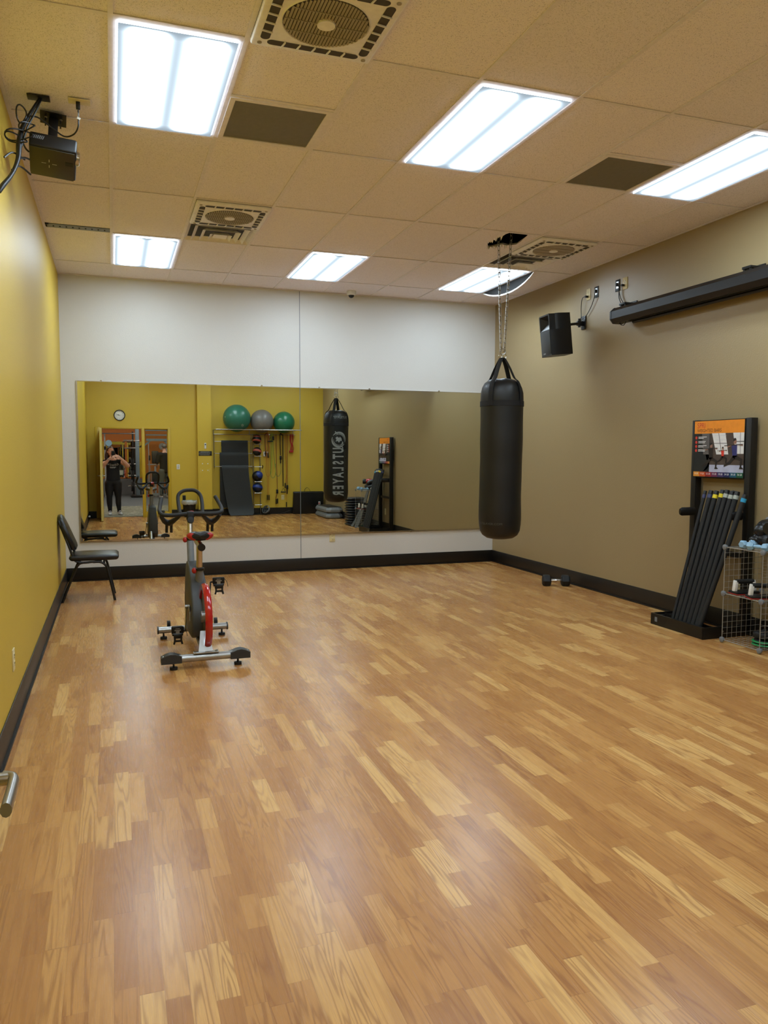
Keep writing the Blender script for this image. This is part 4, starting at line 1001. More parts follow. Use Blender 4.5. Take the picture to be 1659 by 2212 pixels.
b=MB(); b.strap([(-.04,0,.05),(0,0,.07),(.04,0,.05)],.03,.004,(0,1,0),4); b.build('pad_strap',M['web'],t)
# leaning grey mats, risers, steps (seen in the mirror)
def leaning(y0_,y1_,xb,xt,zt_,label,m='cone'):
    t=thing('leaning_mat',label,'mat',(xb,y0_,0),group='grey mats leaning on the tan wall'); b=MB((xb,y0_,0)); N=10
    vs=[];fs=[]
    for i in range(N+1):
        u=i/N; x=xb+(xt-xb)*(u**.85); z=zt_*u
        for y in(y0_-.07*(1-u),y1_+.03*(1-u)):
            for dx in(0,.014): vs.append((x+dx,y,z+.004))
    for i in range(N):
        a=i*4; c_=a+4
        fs+=[(a,c_,c_+2,a+2),(a+1,a+3,c_+3,c_+1),(a,a+1,c_+1,c_),(a+2,c_+2,c_+3,a+3)]
    fs+=[(0,2,3,1),(N*4,N*4+1,N*4+3,N*4+2)]; b.add(vs,fs); b.build('mat_sheet',M[m],t)
leaning(4.11,4.24,4.45,4.70,.74,'taller grey mat leaning on the tan wall behind the cube shelf')
leaning(3.97,4.02,4.42,4.64,.44,'shorter grey mat leaning behind the cube shelf')
def riser_mesh():
    b=MB(); w_=.19; c_=.07
    def octo(w,c): return [(-w+c,-w),(w-c,-w),(w,-w+c),(w,w-c),(w-c,w),(-w+c,w),(-w,w-c),(-w,-w+c)]
    lay=[(.155,.05,0),(.185,.06,.012),(.19,.065,.024),(.185,.06,.034),(.165,.055,.046)]
    vs=[];fs=[]
    for w,c,z in lay: vs+=[(x,y,z) for x,y in octo(w,c)]
    for i in range(4):
        for k in range(8): fs.append((i*8+k,i*8+(k+1)%8,(i+1)*8+(k+1)%8,(i+1)*8+k))
    fs.append(tuple(range(8))); fs.append(tuple(32+k for k in range(8))); b.add(vs,fs); return b
r0_=None
ords=['bottom','second from the bottom','third from the bottom','fourth from the bottom','fifth from the bottom','middle','fifth from the top','fourth from the top','third from the top','second from the top','top']
for k in range(11):
    if r0_ is None:
        o=riser_mesh().build('step_riser',simple('riser_plastic',(44,46,50),.35),loc=(4.592,3.66,.001),raw=True,smooth=30); r0_=o
    else: o=r0_.copy(); COL.objects.link(o); o.location=(4.592+random.uniform(-.004,.004),3.66+random.uniform(-.004,.004),.001+k*.0515)
    tag(o,'black platform riser, '+ords[k]+' of the tall stack by the tan wall','step riser','black risers in the tall stack')
for k in range(2):
    t=thing('aerobic_step',('upper' if k else 'lower')+' grey aerobic step platform stacked in the rear corner','step platform',(4.59,1.62,k*.128),group='grey aerobic step platforms')
    b=MB(); w_,l_=.19,.56
    lay=[(w_-.035,l_-.035,0),(w_,l_,.03),(w_,l_,.07),(w_-.03,l_-.03,.122)]; vs=[];fs=[]
    def oc(w,l,c=.09): return [(-w+c,-l),(w-c,-l),(w,-l+c),(w,l-c),(w-c,l),(-w+c,l),(-w,l-c),(-w,-l+c)]
    for w,l,z in lay: vs+=[(x,y,z) for x,y in oc(w,l)]
    for i in range(3):
        for q_ in range(8): fs.append((i*8+q_,i*8+(q_+1)%8,(i+1)*8+(q_+1)%8,(i+1)*8+q_))
    fs.append(tuple(range(8))); fs.append(tuple(24+q_ for q_ in range(8))); b.add(vs,fs); b.build('platform',M['mgrey'],t,smooth=25)
    b=MB(); b.bx(-w_+.035,w_-.035,-l_+.07,l_-.07,.122,.127,.002); b.build('grip_surface',M['rubber'],t)

# ================================================================== REAR WALL THINGS (mirror view)
# open door leaf
t=struct(MB().bx(-.29,-.245,YB+.02,1.335,.012,1.975).build('door_2',[M['yellow_trim']],smooth=0))
MB().bx(-.2905,-.2445,1.335,1.338,.012,1.975).build('door_edge',M['doorp'],t,smooth=0)
def lever(s_):
    b=MB(); x0=-.2675+s_*.0225
    b.lathe([(0,0),(.026,0),(.026,.008),(.02,.012),(0,.012)],(x0,1.268,.965),20,(s_,0,0)); b.cyl((x0,1.268,.965),(x0+s_*.05,1.268,.965),.010,n=12)
    b.tube([(x0+s_*.042,1.274,.965),(x0+s_*.056,1.262,.965),(x0+s_*.058,1.23,.964),(x0+s_*.058,1.16,.962)],[(.011,.008)]*4,10,sm=4,flat=(0,0,1)); return b
for s_ in(-1,1): lever(s_).build('door_handle',M['steel'],t,smooth=50)
for z in(.25,1.0,1.75): MB().bx(-.292,-.244,YB+.006,YB+.03,z-.05,z+.05).build('hinge',M['steel'],t,smooth=0)
tag(MB().lathe([(0,0),(.02,.0),(.02,.03),(.012,.04),(0,.04)],(0,0,0),16,(1,0,0)).build('door_stop',M['white'],loc=(XL+.007,1.02,.09),raw=True),'small white door stop on the dark baseboard of the left wall','door stop')
# clock
t=thing('wall_clock','round wall clock with black rim above the open doorway','clock',(.127,YB+.001,2.281))
b=MB(); b.lathe([(.10,0),(.118,.0),(.122,.015),(.116,.03),(.104,.03),(.102,.012)],(0,0,0),40,(0,1,0),cap=False); b.build('rim',M['black'],t)
b=MB(); b.lathe([(0,.010),(.104,.010)],(0,0,0),40,(0,1,0)); b.build('dial',M['white'],t,smooth=0)
b=MB(); 
for i in range(1,13):
    a=i*PI/6; b.text(str(i),.026,Matrix.Translation((-.082*math.sin(a),.0115,.082*math.cos(a)))@Matrix.Rotation(PI,4,'Z')@Matrix.Rotation(PI/2,4,'X'))
b.build('numerals',M['black'],t,smooth=0)
for nm,a,L,w_ in(('hour_hand',R(62),.05,.007),('minute_hand',R(80),.078,.005)):
    b=MB(); b.T=Matrix.Rotation(-a,4,'Y'); b.box((0,.014,L/2-.01),(w_,.002,L)); 
    for i,v in enumerate(b.V): b.V[i]=Vector((-v.x,v.y,v.z)) if False else v
    b.build(nm,M['black'],t,smooth=0)
# sign, remote holder, screw marks on the pilaster
t=thing('wall_sign','narrow black sign with pale lettering across the pilaster','sign',(1.965,YB+.151,1.44)); b=MB(); b.box((0,.003,0),(.295,.006,.105),None,.001); b.build('sign_board',M['black'],t)
b=MB(); random.seed(4)
for r_ in range(4):
    x=.125-(.03 if r_ in(0,) else 0.01*r_%2)
    while x>-.125+(.03 if r_==0 else 0):
        w_=random.uniform(.008,.02); b.box((x-w_/2,.0065,.035-r_*.023),(w_,.0006,.010)); x-=w_+.005
b.build('sign_text',M['gprint'],t,smooth=0)
t=thing('fan_remote','small white remote control in a holder on the pilaster','remote control',(1.968,YB+.151,1.612)); b=MB(); b.box((0,.01,0),(.045,.018,.13),None,.012,4); b.build('remote_body',M['white'],t)
b=MB(); b.box((0,.0195,.03),(.022,.001,.03)); b.build('remote_display',M['dgrey'],t,smooth=0)
for x,z,l in((1.898,1.204,'upper pair, left'),(2.019,1.204,'upper pair, right'),(1.898,1.053,'lower pair, left'),(2.019,1.053,'lower pair, right')):
    tag(MB().lathe([(0,0),(.013,.0),(.011,.003),(0,.004)],(0,0,0),12,(0,1,0)).build('filler_dab',M['white'],loc=(x,YB+.1495,z),raw=True),'pale filler dab on the pilaster below the sign, '+l,'wall patch','filler dabs on the pilaster')
for s_ in(-1,1):
    tag(MB().tube([(0,0,.04),(s_*-.004,0,0),(s_*-.012,0,-.05)],.002,5,sm=3).build('scrape_mark',M['ivory'],loc=(1.958+s_*.105,YB+.151,1.06),raw=True),'thin pale scrape on the pilaster, '+('right' if s_>0 else 'left')+' of the filler dabs in the mirror','wall mark')
# waste bin
t=thing('waste_bin','black waste bin with a clear liner folded over its rim','waste bin',(1.585,YB+.22,0))
b=MB(); b.lathe([(.0,0),(.115,0),(.12,.01),(.15,.33),(.145,.33),(.115,.02),(0,.02)],n=4*7); b.build('bin_body',M['black'],t)
b=MB(); random.seed(9); pr_=[(.148,.34),(.158,.375),(.172,.365),(.176,.33),(.168,.29),(.160,.285)]; b.lathe(pr_,n=40,cap=False)
for i,v in enumerate(b.V): k=1+random.uniform(-.03,.03); b.V[i]=Vector((v.x*k,v.y*k,v.z+random.uniform(-.008,.008)))
b.build('bin_liner',M['bag_clear'],t,smooth=50)
# ball shelf
SHX0,SHX1,SHZ=2.17,4.08,1.982; ysf=YB+.50
t=thing('ball_shelf_rack','chrome wall rack with a rail shelf and mat bars on the rear wall','rack',(SHX0,YB,SHZ)); o_=t.location
b=MB(o_); b.tube([(SHX0,ysf,SHZ),(SHX1+.06,ysf,SHZ)],.011,8); b.build('front_rail',M['steel'],t)
b=MB(o_); b.tube([(SHX0,YB+.12,SHZ),(SHX1,YB+.12,SHZ)],.010,8); b.build('back_rail',M['steel'],t)
b=MB(o_); b.tube([(SHX0,YB+.048,SHZ-.10),(SHX1,YB+.048,SHZ-.10)],.009,8); b.build('hook_rail',M['steel'],t)
for x in(SHX0,3.0,SHX1-.04):
    b=MB(o_); b.tube([(x,YB+.012,SHZ-.11),(x,YB+.02,SHZ),(x,ysf,SHZ)],.009,8); b.build('side_arm',M['steel'],t)
b=MB(o_); b.cyl((SHX0+.01,YB+.012,SHZ-.10),(SHX0+.01,YB+.012,1.10),.009,n=8); b.cyl((3.035,YB+.012,SHZ-.10),(3.035,YB+.012,1.10),.009,n=8); b.build('wall_upright',M['steel'],t)
for z,d in((1.716,.10),(1.44,.15),(1.14,.20)):
    b=MB(o_); b.tube([(SHX0+.01,YB+.012,z),(SHX0+.01,YB+d,z),(3.035,YB+d,z),(3.035,YB+.012,z)],.008,8); b.build('mat_bar',M['steel'],t)
def exball(name,x,z,r,m,label):
    y=YB+r+.006; z=SHZ+math.sqrt((r+.012)**2-.19**2)
    t=thing(name,label,'exercise ball',(x,y,z),group='exercise balls on the rail shelf')
    b=MB(); b.ball((0,0,0),r,40); o=b.build('ball_skin',M[m],t,smooth=80)
    return t
e=exball('exercise_ball',2.667,2.275,.313,'green','largest teal green exercise ball at the left of the shelf')
b=MB(); 
for k in range(6):
    a=k*PI/3; ca,sa=math.cos(a),math.sin(a)
    for j in(0,):
        pts=[(-.005,.012),(0,.04),(.005,.012)]
        P3=[]
        for u,v in pts:
            uu=(u*ca-v*sa)-.09; vv=(u*sa+v*ca)*1-.17
            yy=math.sqrt(.3145**2-uu*uu-vv*vv); P3.append((-uu-.0,yy,vv))
        b.quad(*P3)
b.build('star_print',M['print'],e,smooth=0)
b=MB(); b.ball((-.28,.13,.02),.009,8); b.build('valve_plug',M['white'],e)
exball('exercise_ball',3.250,2.165,.268,'greyb','grey exercise ball in the middle of the shelf')
exball('exercise_ball',3.772,2.18,.254,'green2','smaller green exercise ball at the right of the shelf')
# hanging mats
def hung(x0,x1,xb0,xb1,yb,z1,z0,curl,label,m,yt):
    t=thing('hanging_mat',label,'exercise mat',((x0+x1)/2,yt,z0),group='black foam mats hung over the rack bars'); o_=t.location
    b=MB(o_); N=18; vs=[];fs=[]
    path=[]
    for i in range(N+1):
        u=i/N; z=z1+(z0-z1)*u; y=yt+(yb-yt)*u**2+curl*max(0,u-.8)**2*8
        path.append((u,y,z))
    pre=[(0,yt-.03,z1-.12),(0,yt-.025,z1-.0),(0,yt-.01,z1+.014)]
    allp=pre+path
    for u,y,z in allp:
        xa=x0+(xb0-x0)*u**1.3; xc=x1+(xb1-x1)*u**1.3
        if u>.93: 
            k=(u-.93)/.07; xa+=.03*k*k; xc-=.05*k*k
        vs+=[(xa,y,z),(xc,y,z),(xa,y+.009,z+.001),(xc,y+.009,z+.001)]
    for i in range(len(allp)-1):
        a=i*4; c_=a+4; fs+=[(a,a+1,c_+1,c_),(a+2,c_+2,c_+3,a+3),(a,c_,c_+2,a+2),(a+1,a+3,c_+3,c_+1)]
    e_=(len(allp)-1)*4; fs+=[(0,2,3,1),(e_,e_+1,e_+3,e_+2)]
    b.add(vs,fs); b.build('mat_sheet',M[m],t,smooth=60)
hung(2.335,2.945,2.335,2.96,YB+.11,1.727,.9,0,'black foam mat on the topmost bar of the rack','mat',YB+.112)
hung(2.288,2.945,2.28,2.96,YB+.165,1.447,.18,0,'black foam mat on the middle bar of the rack','mat',YB+.162)
hung(2.325,2.935,2.47,3.055,YB+.30,1.15,.012,.12,'charcoal foam mat on the lowest bar, curling onto the floor','matg',YB+.212)
# medicine ball tree
t=thing('medicine_ball_rack','narrow steel ladder rack holding medicine balls on the rear wall','rack',(3.15,YB,0)); o_=t.location
for x in(3.075,3.240): 
    b=MB(o_); b.cyl((x,YB+.06,0),(x,YB+.03,1.90),.011,n=8); b.build('rack_upright',M['steel'],t)
for z in(1.66,1.385,1.14,.79,.525,.25):
    b=MB(o_); b.tube([(3.075,YB+.05,z-.01),(3.075,YB+.23,z-.01),(3.24,YB+.23,z-.01),(3.24,YB+.05,z-.01)],.007,6); b.build('ball_holder',M['steel'],t)
b=MB(o_); b.box((3.16,YB+.06,.01),(.26,.12,.02)); b.build('rack_foot',M['blackm'],t)
def medball(x,z,r,m,m2,label,kind):
    t=thing('medicine_ball',label,'medicine ball',(x,YB+.145,z),group='medicine balls in the ladder rack')
    b=MB(); b.ball((0,0,0),r,30); b.build('ball_core',M[m],t,smooth=80)
    if kind=='band':
        b=MB(); b.lathe([(r*math.cos(a)*1.012,r*math.sin(a)*1.012) for a in [-.25+i*.1 for i in range(6)]],(0,0,0),30,(.25,-.35,1)); b.build('colour_band',M[m2],t,smooth=60)
    elif kind=='patch':
        b=MB(); b.ball((.15*r,r*.22,r*.12),(r*.84,r*.84,r*.84),24); b.build('colour_panel',M[m2],t,smooth=60)
    elif kind=='band2':
        for s_ in(-1,1):
            b=MB(); b.lathe([(r*math.cos(a)*1.012,r*math.sin(a)*1.012) for a in [s_*.45+i*.09-.15 for i in range(5)]],(0,0,0),30,(.15,-.3,1)); b.build('colour_band',M[m2],t,smooth=60)
medball(3.152,1.768,.105,'black','salmon','top medicine ball, black with red bands','band2')
medball(3.156,1.487,.103,'black','salmon','second medicine ball, black with one salmon band','band')
medball(3.158,.912,.124,'black','blue','bright blue and black medicine ball, third down','patch')
medball(3.158,.640,.118,'navy','blue','navy blue medicine ball, lowest in the ladder rack','band')
b=MB(); b.tube([(0,0,.02),(.01,0,-.02),(-.01,.0,-.06)],.012,6,sm=3); tag(b.build('carry_strap',M['black'],loc=(3.255,YB+.26,1.15),raw=True),'short black strap hooked on the ladder rack','strap')
# thermostat
t=thing('thermostat','white thermostat on the rear wall behind the resistance bands','thermostat',(3.385,YB+.001,1.428)); b=MB(); b.box((0,.012,0),(.12,.024,.115),None,.008,3); b.build('thermostat_case',M['white'],t); b=MB(); b.box((.0,.0245,.01),(.065,.002,.05)); b.build('display',M['dgrey'],t,smooth=0)
# resistance bands
HZ=SHZ-.09
def band(label,pts,m,r=.006,handles=(),name='resistance_band'):
    t=thing(name,label,'resistance band',pts[0],group='resistance bands hanging on the hook rail'); o_=pts[0]
    b=MB(o_); b.tube(pts,r,6,sm=6); b.build('tube',M[m],t,smooth=60)
    for kind,x,y,z in handles:
        b=MB(o_)
        if kind=='v': b.cyl((x,y,z+.06),(x,y,z-.06),.014,n=10)
        elif kind=='tri':
            b.cyl((x-.06,y,z-.075),(x+.06,y,z-.075),.014,n=10); b.tube([(x-.05,y,z-.07),(x,y,z+.02),(x+.05,y,z-.07)],.005,6)
        elif kind=='cuff': b.box((x,y,z),(.05,.03,.10),None,.01)
        b.build('handle',M['black'],t)
yb_=YB+.056
band('dark red band hanging farthest left, doubled over the rail',[(3.375,yb_,1.48),(3.36,yb_,1.7),(3.362,yb_,HZ-.02),(3.40,yb_,HZ+.015),(3.448,yb_,HZ-.02),(3.452,yb_,1.7),(3.435,yb_,1.46)],'maroon',.008,[('v',3.375,yb_,1.44),('v',3.432,yb_,1.40)])
band('thin orange band making a long loop beside the ladder rack',[(3.39,yb_+.007,HZ),(3.385,yb_+.007,1.3),(3.37,yb_+.007,1.0),(3.42,yb_+.007,.90),(3.475,yb_+.007,.98),(3.48,yb_+.007,1.3),(3.43,yb_+.007,HZ)],'orangeb',.005)
band('long orange band with two upright handles near the floor',[(3.405,yb_+.004,.46),(3.405,yb_+.004,1.2),(3.41,yb_+.004,HZ),(3.44,yb_+.004,HZ),(3.438,yb_+.004,1.2),(3.44,yb_+.004,.46)],'orangeb',.005,[('v',3.403,yb_+.004,.40),('v',3.443,yb_+.004,.40)])
band('yellow-green band with a triangular black grip',[(3.50,yb_,1.72),(3.515,yb_,HZ),(3.535,yb_,HZ),(3.53,yb_,1.5),(3.52,yb_,1.2),(3.50,yb_,1.0),(3.475,yb_,.95)],'ygreen',.007,[('tri',3.485,yb_,1.80),('cuff',3.555,yb_,1.80)])
band('thin olive band hanging in a long loop, right of the yellow-green one',[(3.50,yb_+.007,HZ),(3.495,yb_+.007,1.2),(3.485,yb_+.007,.95),(3.54,yb_+.007,.86),(3.60,yb_+.007,.95),(3.59,yb_+.007,1.2),(3.555,yb_+.007,1.5),(3.55,yb_+.007,HZ)],'green3',.004)
band('dark band ending in two hanging black grips, middle of the rail',[(3.625,yb_,HZ),(3.63,yb_,1.3),(3.64,yb_,.8),(3.64,yb_,.52),(3.615,yb_,.40),(3.61,yb_,.33)],'maroon',.007,[('cuff',3.64,yb_,.54),('v',3.615,yb_,.30),('v',3.648,yb_,.31)])
band('thin dark green band forming a wide low loop',[(3.60,yb_+.005,1.2),(3.605,yb_+.005,1.0),(3.64,yb_+.005,.91),(3.70,yb_+.005,.92),(3.735,yb_+.005,1.05),(3.72,yb_+.005,1.3)],'green2',.004)
band('thick black rope band with a cuff, hanging to mid height',[(3.725,yb_,1.40),(3.72,yb_,1.7),(3.722,yb_,HZ),(3.745,yb_,HZ+.015),(3.765,yb_,HZ-.02)],'black',.011,[('cuff',3.73,yb_,1.34),('v',3.728,yb_,1.27)])
band('thick braided black band with a triangle handle near the outlet',[(3.785,yb_,HZ),(3.785,yb_,1.5),(3.785,yb_,1.0),(3.785,yb_,.66)],'black',.012,[('tri',3.79,yb_,.60)])
band('thin orange band with black ends, right of the braided band',[(3.85,yb_,HZ),(3.86,yb_,1.3),(3.862,yb_,.9),(3.83,yb_,.68)],'orangeb',.005,[('v',3.835,yb_,.68)])
band('dark band with a single grip, rightmost long one',[(3.895,yb_,HZ),(3.895,yb_,1.5),(3.89,yb_,1.0),(3.88,yb_,.66)],'maroon',.006,[('cuff',3.885,yb_,.64),('v',3.88,yb_,.54)])
band('thin band ending in a low black grip beside the outlet',[(3.87,yb_+.004,HZ),(3.868,yb_+.004,1.0),(3.862,yb_+.004,.30)],'orangeb',.003,[('v',3.862,yb_+.004,.225)])
t=thing('skipping_rope','bundled red rope hanging at the right end of the rail','skipping rope',(4.0,YB+.06,HZ)); o_=t.location
b=MB(o_); random.seed(8)
for k in range(7):
    x0=3.96+k*.013; b.tube([(x0,YB+.05+.01*(k%2),HZ+.01),(x0+random.uniform(-.01,.02),YB+.06,1.75),(x0*.5+2.0,YB+.065,1.66),(x0+random.uniform(-.03,.02),YB+.06,1.56),(x0-.015,YB+.055,1.49)],.0065,5,sm=5)
b.build('rope_strand',M['redp'],t,smooth=60); b=MB(o_); b.box((3.985,YB+.06,1.49),(.10,.04,.05),None,.012); b.build('rope_handle',M['redp'],t)
# small floor fan and stand foot
t=thing('floor_fan','small round grey floor fan tilted upward by the rear wall','fan',(3.36,YB+.13,0),(0,0,R(20)))
b=MB(); b.lathe([(.085,-.02),(.10,-.018),(.104,0),(.10,.018),(.09,.02)],(0,.03,.125),28,(-.45,.75,.5),cap=False); b.build('fan_ring',M['mgrey'],t)
b=MB(); 
for k in range(5):
    a=k*2*PI/5; q=Vector((0,0,1)).rotation_difference(Vector((-.45,.75,.5)).normalized()).to_matrix().to_4x4(); b.T=Matrix.Translation((0,.03,.125))@q@Matrix.Rotation(a,4,'Z'); b.box((.045,0,0),(.075,.045,.004),(.4,0,0),.001)
b.T=Matrix.Identity(4); b.build('fan_blade',M['dgrey'],t)
b=MB(); b.tube([(-.09,0,.01),(-.07,.02,.09),(0,.03,.125)],.008,6); b.tube([(.09,0,.01),(.0,.08,.008),(-.09,0,.01)],.008,6); b.tube([(.09,0,.01),(.07,.02,.09)],.008,6); b.build('fan_stand',M['black'],t)
b=MB(); b.tube([(0,0,.008),(.10,.02,.03),(.26,.02,.09)],.006,6); tag(b.build('thin_rod',M['black'],loc=(3.68,YB+.10,0),raw=True),'thin dark rod lying on the floor left of the folded mat','rod')
# folded mat
t=thing('folded_gym_mat','black folded gym mat with a carry handle leaning on the rear wall','exercise mat',(4.37,YB+.11,0),(R(-8),0,0))
b=MB(); b.box((0,-.015,.272),(.74,.05,.54),None,.022,4); b.box((0,.04,.272),(.74,.05,.54),None,.022,4)
b.build('mat_panel',M['vinyl'],t,smooth=50)
b=MB(); b.strap([(-.10,.0,.535),(-.085,0,.60),(-.035,0,.635),(.015,0,.60),(.05,0,.535)],.03,.006,(0,1,0),5); b.build('carry_handle',M['web'],t)
b=MB(); b.box((.26,.068,.27),(.05,.003,.075)); b.build('care_label',M['print'],t,smooth=0)
b=MB(); b.box((.255,.070,.262),(.03,.003,.04)); b.build('label_print',M['redp'],t,smooth=0)

# ================================================================== GYM BEYOND THE DOORWAY
GY=-9.6
plane_box('floor_gym',-4,7,GY-.1,YB-.18,-.06,-.002,M['rubfloor'])
plane_box('wall_gym',-4,7,GY-.12,GY,0,3.9,M['orange'])
plane_box('wall_gym_left',-4.1,-4,GY,YB-.15,0,3.9,M['orange'])
plane_box('wall_gym_right',7,7.1,GY,YB-.15,0,3.9,M['orange'])
plane_box('ceiling_gym',-4,7,GY,YB-.15,3.9,3.95,M['tbar'])
plane_box('wall_corridor',-4,XL-.12,YB-.15,YB,0,3.9,M['orange']); plane_box('wall_corridor_right',XR,7,YB-.15,YB,0,3.9,M['orange'])
for k,(x,y) in enumerate(((-1.5,-2.0),(1.2,-2.0),(3.9,-2.0),(-1.5,-6),(1.2,-6),(3.9,-6))):
    o=MB().bx(-.3,.3,-.6,.6,0,.02).build('gym_light_panel',emit('gym_panel',(255,250,240),16) if k==0 else bpy.data.materials['gym_panel'],loc=(x,y,3.87),raw=True,smooth=0)
    tag(o,'bright ceiling panel in the gym beyond the doorway','ceiling light','ceiling panels of the gym outside')
tag(MB().bx(-1.2,2.6,-3.3,YB-.2,0,.012).build('entrance_mat',M['mat_weave'],loc=(0,0,0)),'grey patterned entrance mat under the standing woman','floor mat')
# ribbed panel and mirror on the gym wall
b=MB(); b.bx(-1.9,1.1,GY,GY+.10,0,.55)
for i in range(75): b.bx(-1.9+i*.04,-1.885+i*.04,GY+.10,GY+.112,.02,.53)
struct(b.build('trim_5',M['mgrey'],smooth=0))
t=thing('gym_mirror','large gym mirror in an orange frame beyond the doorway','mirror',(0,GY,.6)); b=MB(t.location); b.bx(-1.9,.98,GY+.01,GY+.03,.60,1.83); b.build('mirror_glass',M['mirror'],t,smooth=0)
b=MB(t.location)
for x in(-1.9,.40,.98): b.bx(x-.035,x+.035,GY+.005,GY+.06,.56,1.87)
b.bx(-1.9,.98,GY+.005,GY+.06,.56,.60); b.bx(-1.9,.98,GY+.005,GY+.06,1.83,1.87); b.build('mirror_frame',M['orange'],t,smooth=0)
# plate tree / rack upright seen through the doorway
t=thing('weight_rack','tall blue-grey steel gym rack with plate pegs through the doorway','gym rack',(.78,-8.0,0)); o_=t.location
b=MB(o_); b.bx(.67,.79,-8.06,-7.94,.0,2.22,.004); b.build('rack_post',M['bsteel'],t)
b=MB(o_); b.bx(.58,.64,-8.7,-8.64,.0,2.15,.004); b.build('rack_post',M['blackm'],t)
b=MB(o_); b.bx(.50,.90,-8.7,-7.6,.0,.06,.004); b.build('rack_foot',M['blackm'],t)
b=MB(o_); b.tube([(-.9,-8.0,2.07),(.66,-8.0,2.07)],.02,8); b.build('pull_up_bar',M['chrome'],t)
for z,x in((1.60,.34),(1.08,.40),(.70,.42),(.36,.42)):
    b=MB(o_); b.cyl((x,-8.0,z),(.68,-8.0,z),.022,n=10); b.build('plate_peg',M['chrome'],t)
for z in(1.10,.72,.34):
    for k in range(2): tag(MB().lathe([(.02,-.02),(.15,-.02),(.16,0),(.15,.02),(.02,.02)],(0,0,0),24,(1,0,0)).build('weight_plate',M['rubber'],loc=(.54+.055*k,-8.0,z-.0),raw=True),'black weight plate on a peg of the gym rack','weight plate','weight plates on the gym rack')
t=thing('barbell','chrome barbell resting across the gym rack','barbell',(.3,-7.95,1.845)); b=MB(); b.cyl((.0,0,0),(.5,0,0),.014,n=10); b.cyl((-.0,0,0),(.26,0,0),.03,n=12); b.build('bar',M['chrome'],t)
b=MB(); b.cyl((.26,0,0),(.28,0,0),.04,n=12); b.build('collar',M['steel'],t)
t=thing('cable_post','slim steel post with a pale disc left of the standing woman','gym machine',(-.2,-8.1,0)); b=MB(); b.cyl((-.07,0,0),(-.07,0,2.05),.025,n=10); b.build('post',M['lsteel'],t)
b=MB(); b.lathe([(0,0),(.10,0),(.10,.02),(0,.02)],(.05,0,1.76),20,(0,1,0)); b.build('disc',M['lblue'],t); b=MB(); b.box((-.07,.02,1.6),(.06,.06,.1)); b.build('carriage',M['black'],t)
# cable machine through the window
t=thing('cable_machine','grey cable machine with black pads seen through the door window','gym machine',(1.4,-8,0)); o_=t.location
b=MB(o_); b.bx(1.02,1.85,-8.05,-7.95,1.83,1.91); b.bx(1.02,1.85,-8.65,-8.6,2.18,2.27); b.bx(1.02,1.85,-8.4,-8.36,2.02,2.06); b.build('cross_beam',M['bsteel'],t,smooth=0)
b=MB(o_); b.box((1.02,-8,1.74),(.05,.05,.30),(0,R(50),0)); b.box((1.72,-8,1.72),(.05,.05,.34),(0,R(-50),0)); b.build('gusset',M['bsteel'],t,smooth=0)
b=MB(o_); b.cyl((1.08,-8,1.85),(1.10,-8,.0),.016,n=8); b.cyl((1.66,-7.9,1.6),(1.66,-7.9,0),.035,n=10); b.cyl((1.75,-7.9,1.6),(1.76,-7.9,0),.02,n=10); b.build('guide_post',M['lsteel'],t)
b=MB(o_); b.tube([(1.00,-7.95,0),(1.11,-7.95,1.15),(1.20,-7.95,0)],.022,8); b.build('a_frame',M['lsteel'],t)
b=MB(o_); b.box((1.11,-7.92,1.28),(.05,.05,.16)); b.build('pulley',M['black'],t)
b=MB(o_); b.box((1.29,-8.1,1.30),(.22,.08,.42),None,.035,3); b.box((1.29,-8.1,.62),(.22,.1,.36),None,.03,3); b.build('pad',M['dgrey'],t,smooth=50)
b=MB(o_); b.box((1.29,-8.15,.5),(.06,.06,1.0)); b.box((1.3,-8.1,1.06),(.5,.03,.03)); b.box((1.45,-7.9,.08),(.5,.08,.08)); b.box((1.40,-7.7,.2),(.08,.3,.3)); b.build('frame_post',M['lsteel'],t,smooth=0)
b=MB(o_); b.lathe([(0,0),(.11,0),(.11,.02),(0,.02)],(1.52,-8.02,1.66),20,(0,1,0)); b.build('cam_disc',M['mgrey'],t)

# ================================================================== PEOPLE
def skinmesh(joints,edges,sub=2):
    """closely spaced ellipsoids along every bone; the voxel remesh fuses them into one tapered skin"""
    bb=MB(); done=set()
    def put(p,r):
        rx,ry=r if isinstance(r,(tuple,list)) else (r,r); bb.ball(p,(rx,ry,min(rx,ry)*(.95 if abs(rx-ry)<.012 else .7)),12 if rx<.02 else 20)
    for i,j in edges:
        (p,ra),(q,rb)=joints[i],joints[j]; ra=ra if isinstance(ra,(tuple,list)) else (ra,ra); rb=rb if isinstance(rb,(tuple,list)) else (rb,rb)
        p=Vector(p); q=Vector(q); n=max(2,int((q-p).length/(min(min(ra),min(rb))*.28))+1)
        for k in range(n+1):
            u=k/n; put(p.lerp(q,u),(ra[0]+(rb[0]-ra[0])*u,ra[1]+(rb[1]-ra[1])*u))
    return bb.V,bb.F
def chain(J,E,pts,root=None):
    """append a chain of (pos,radius); returns indices"""
    idx=[]
    for p in pts:
        J.append(p); i=len(J)-1
        if idx: E.append((idx[-1],i))
        elif root is not None: E.append((root,i))
        idx.append(i)
    return idx
def voxel(b,name,m,parent,vox,smooth=2):
    smooth=smooth*3
    o=b.build(name,m,parent)
    md=o.modifiers.new('r','REMESH'); md.mode='VOXEL'; md.voxel_size=vox
    s=o.modifiers.new('s','SMOOTH'); s.iterations=smooth; s.factor=.5
    dg=bpy.context.evaluated_depsgraph_get(); m2=bpy.data.meshes.new_from_object(o.evaluated_get(dg))
    o.modifiers.clear(); old=o.data; o.data=m2; m2.materials.clear(); m2.materials.append(m)
    m2.polygons.foreach_set('use_smooth',[True]*len(m2.polygons)); bpy.data.meshes.remove(old); return o
V3=Vector
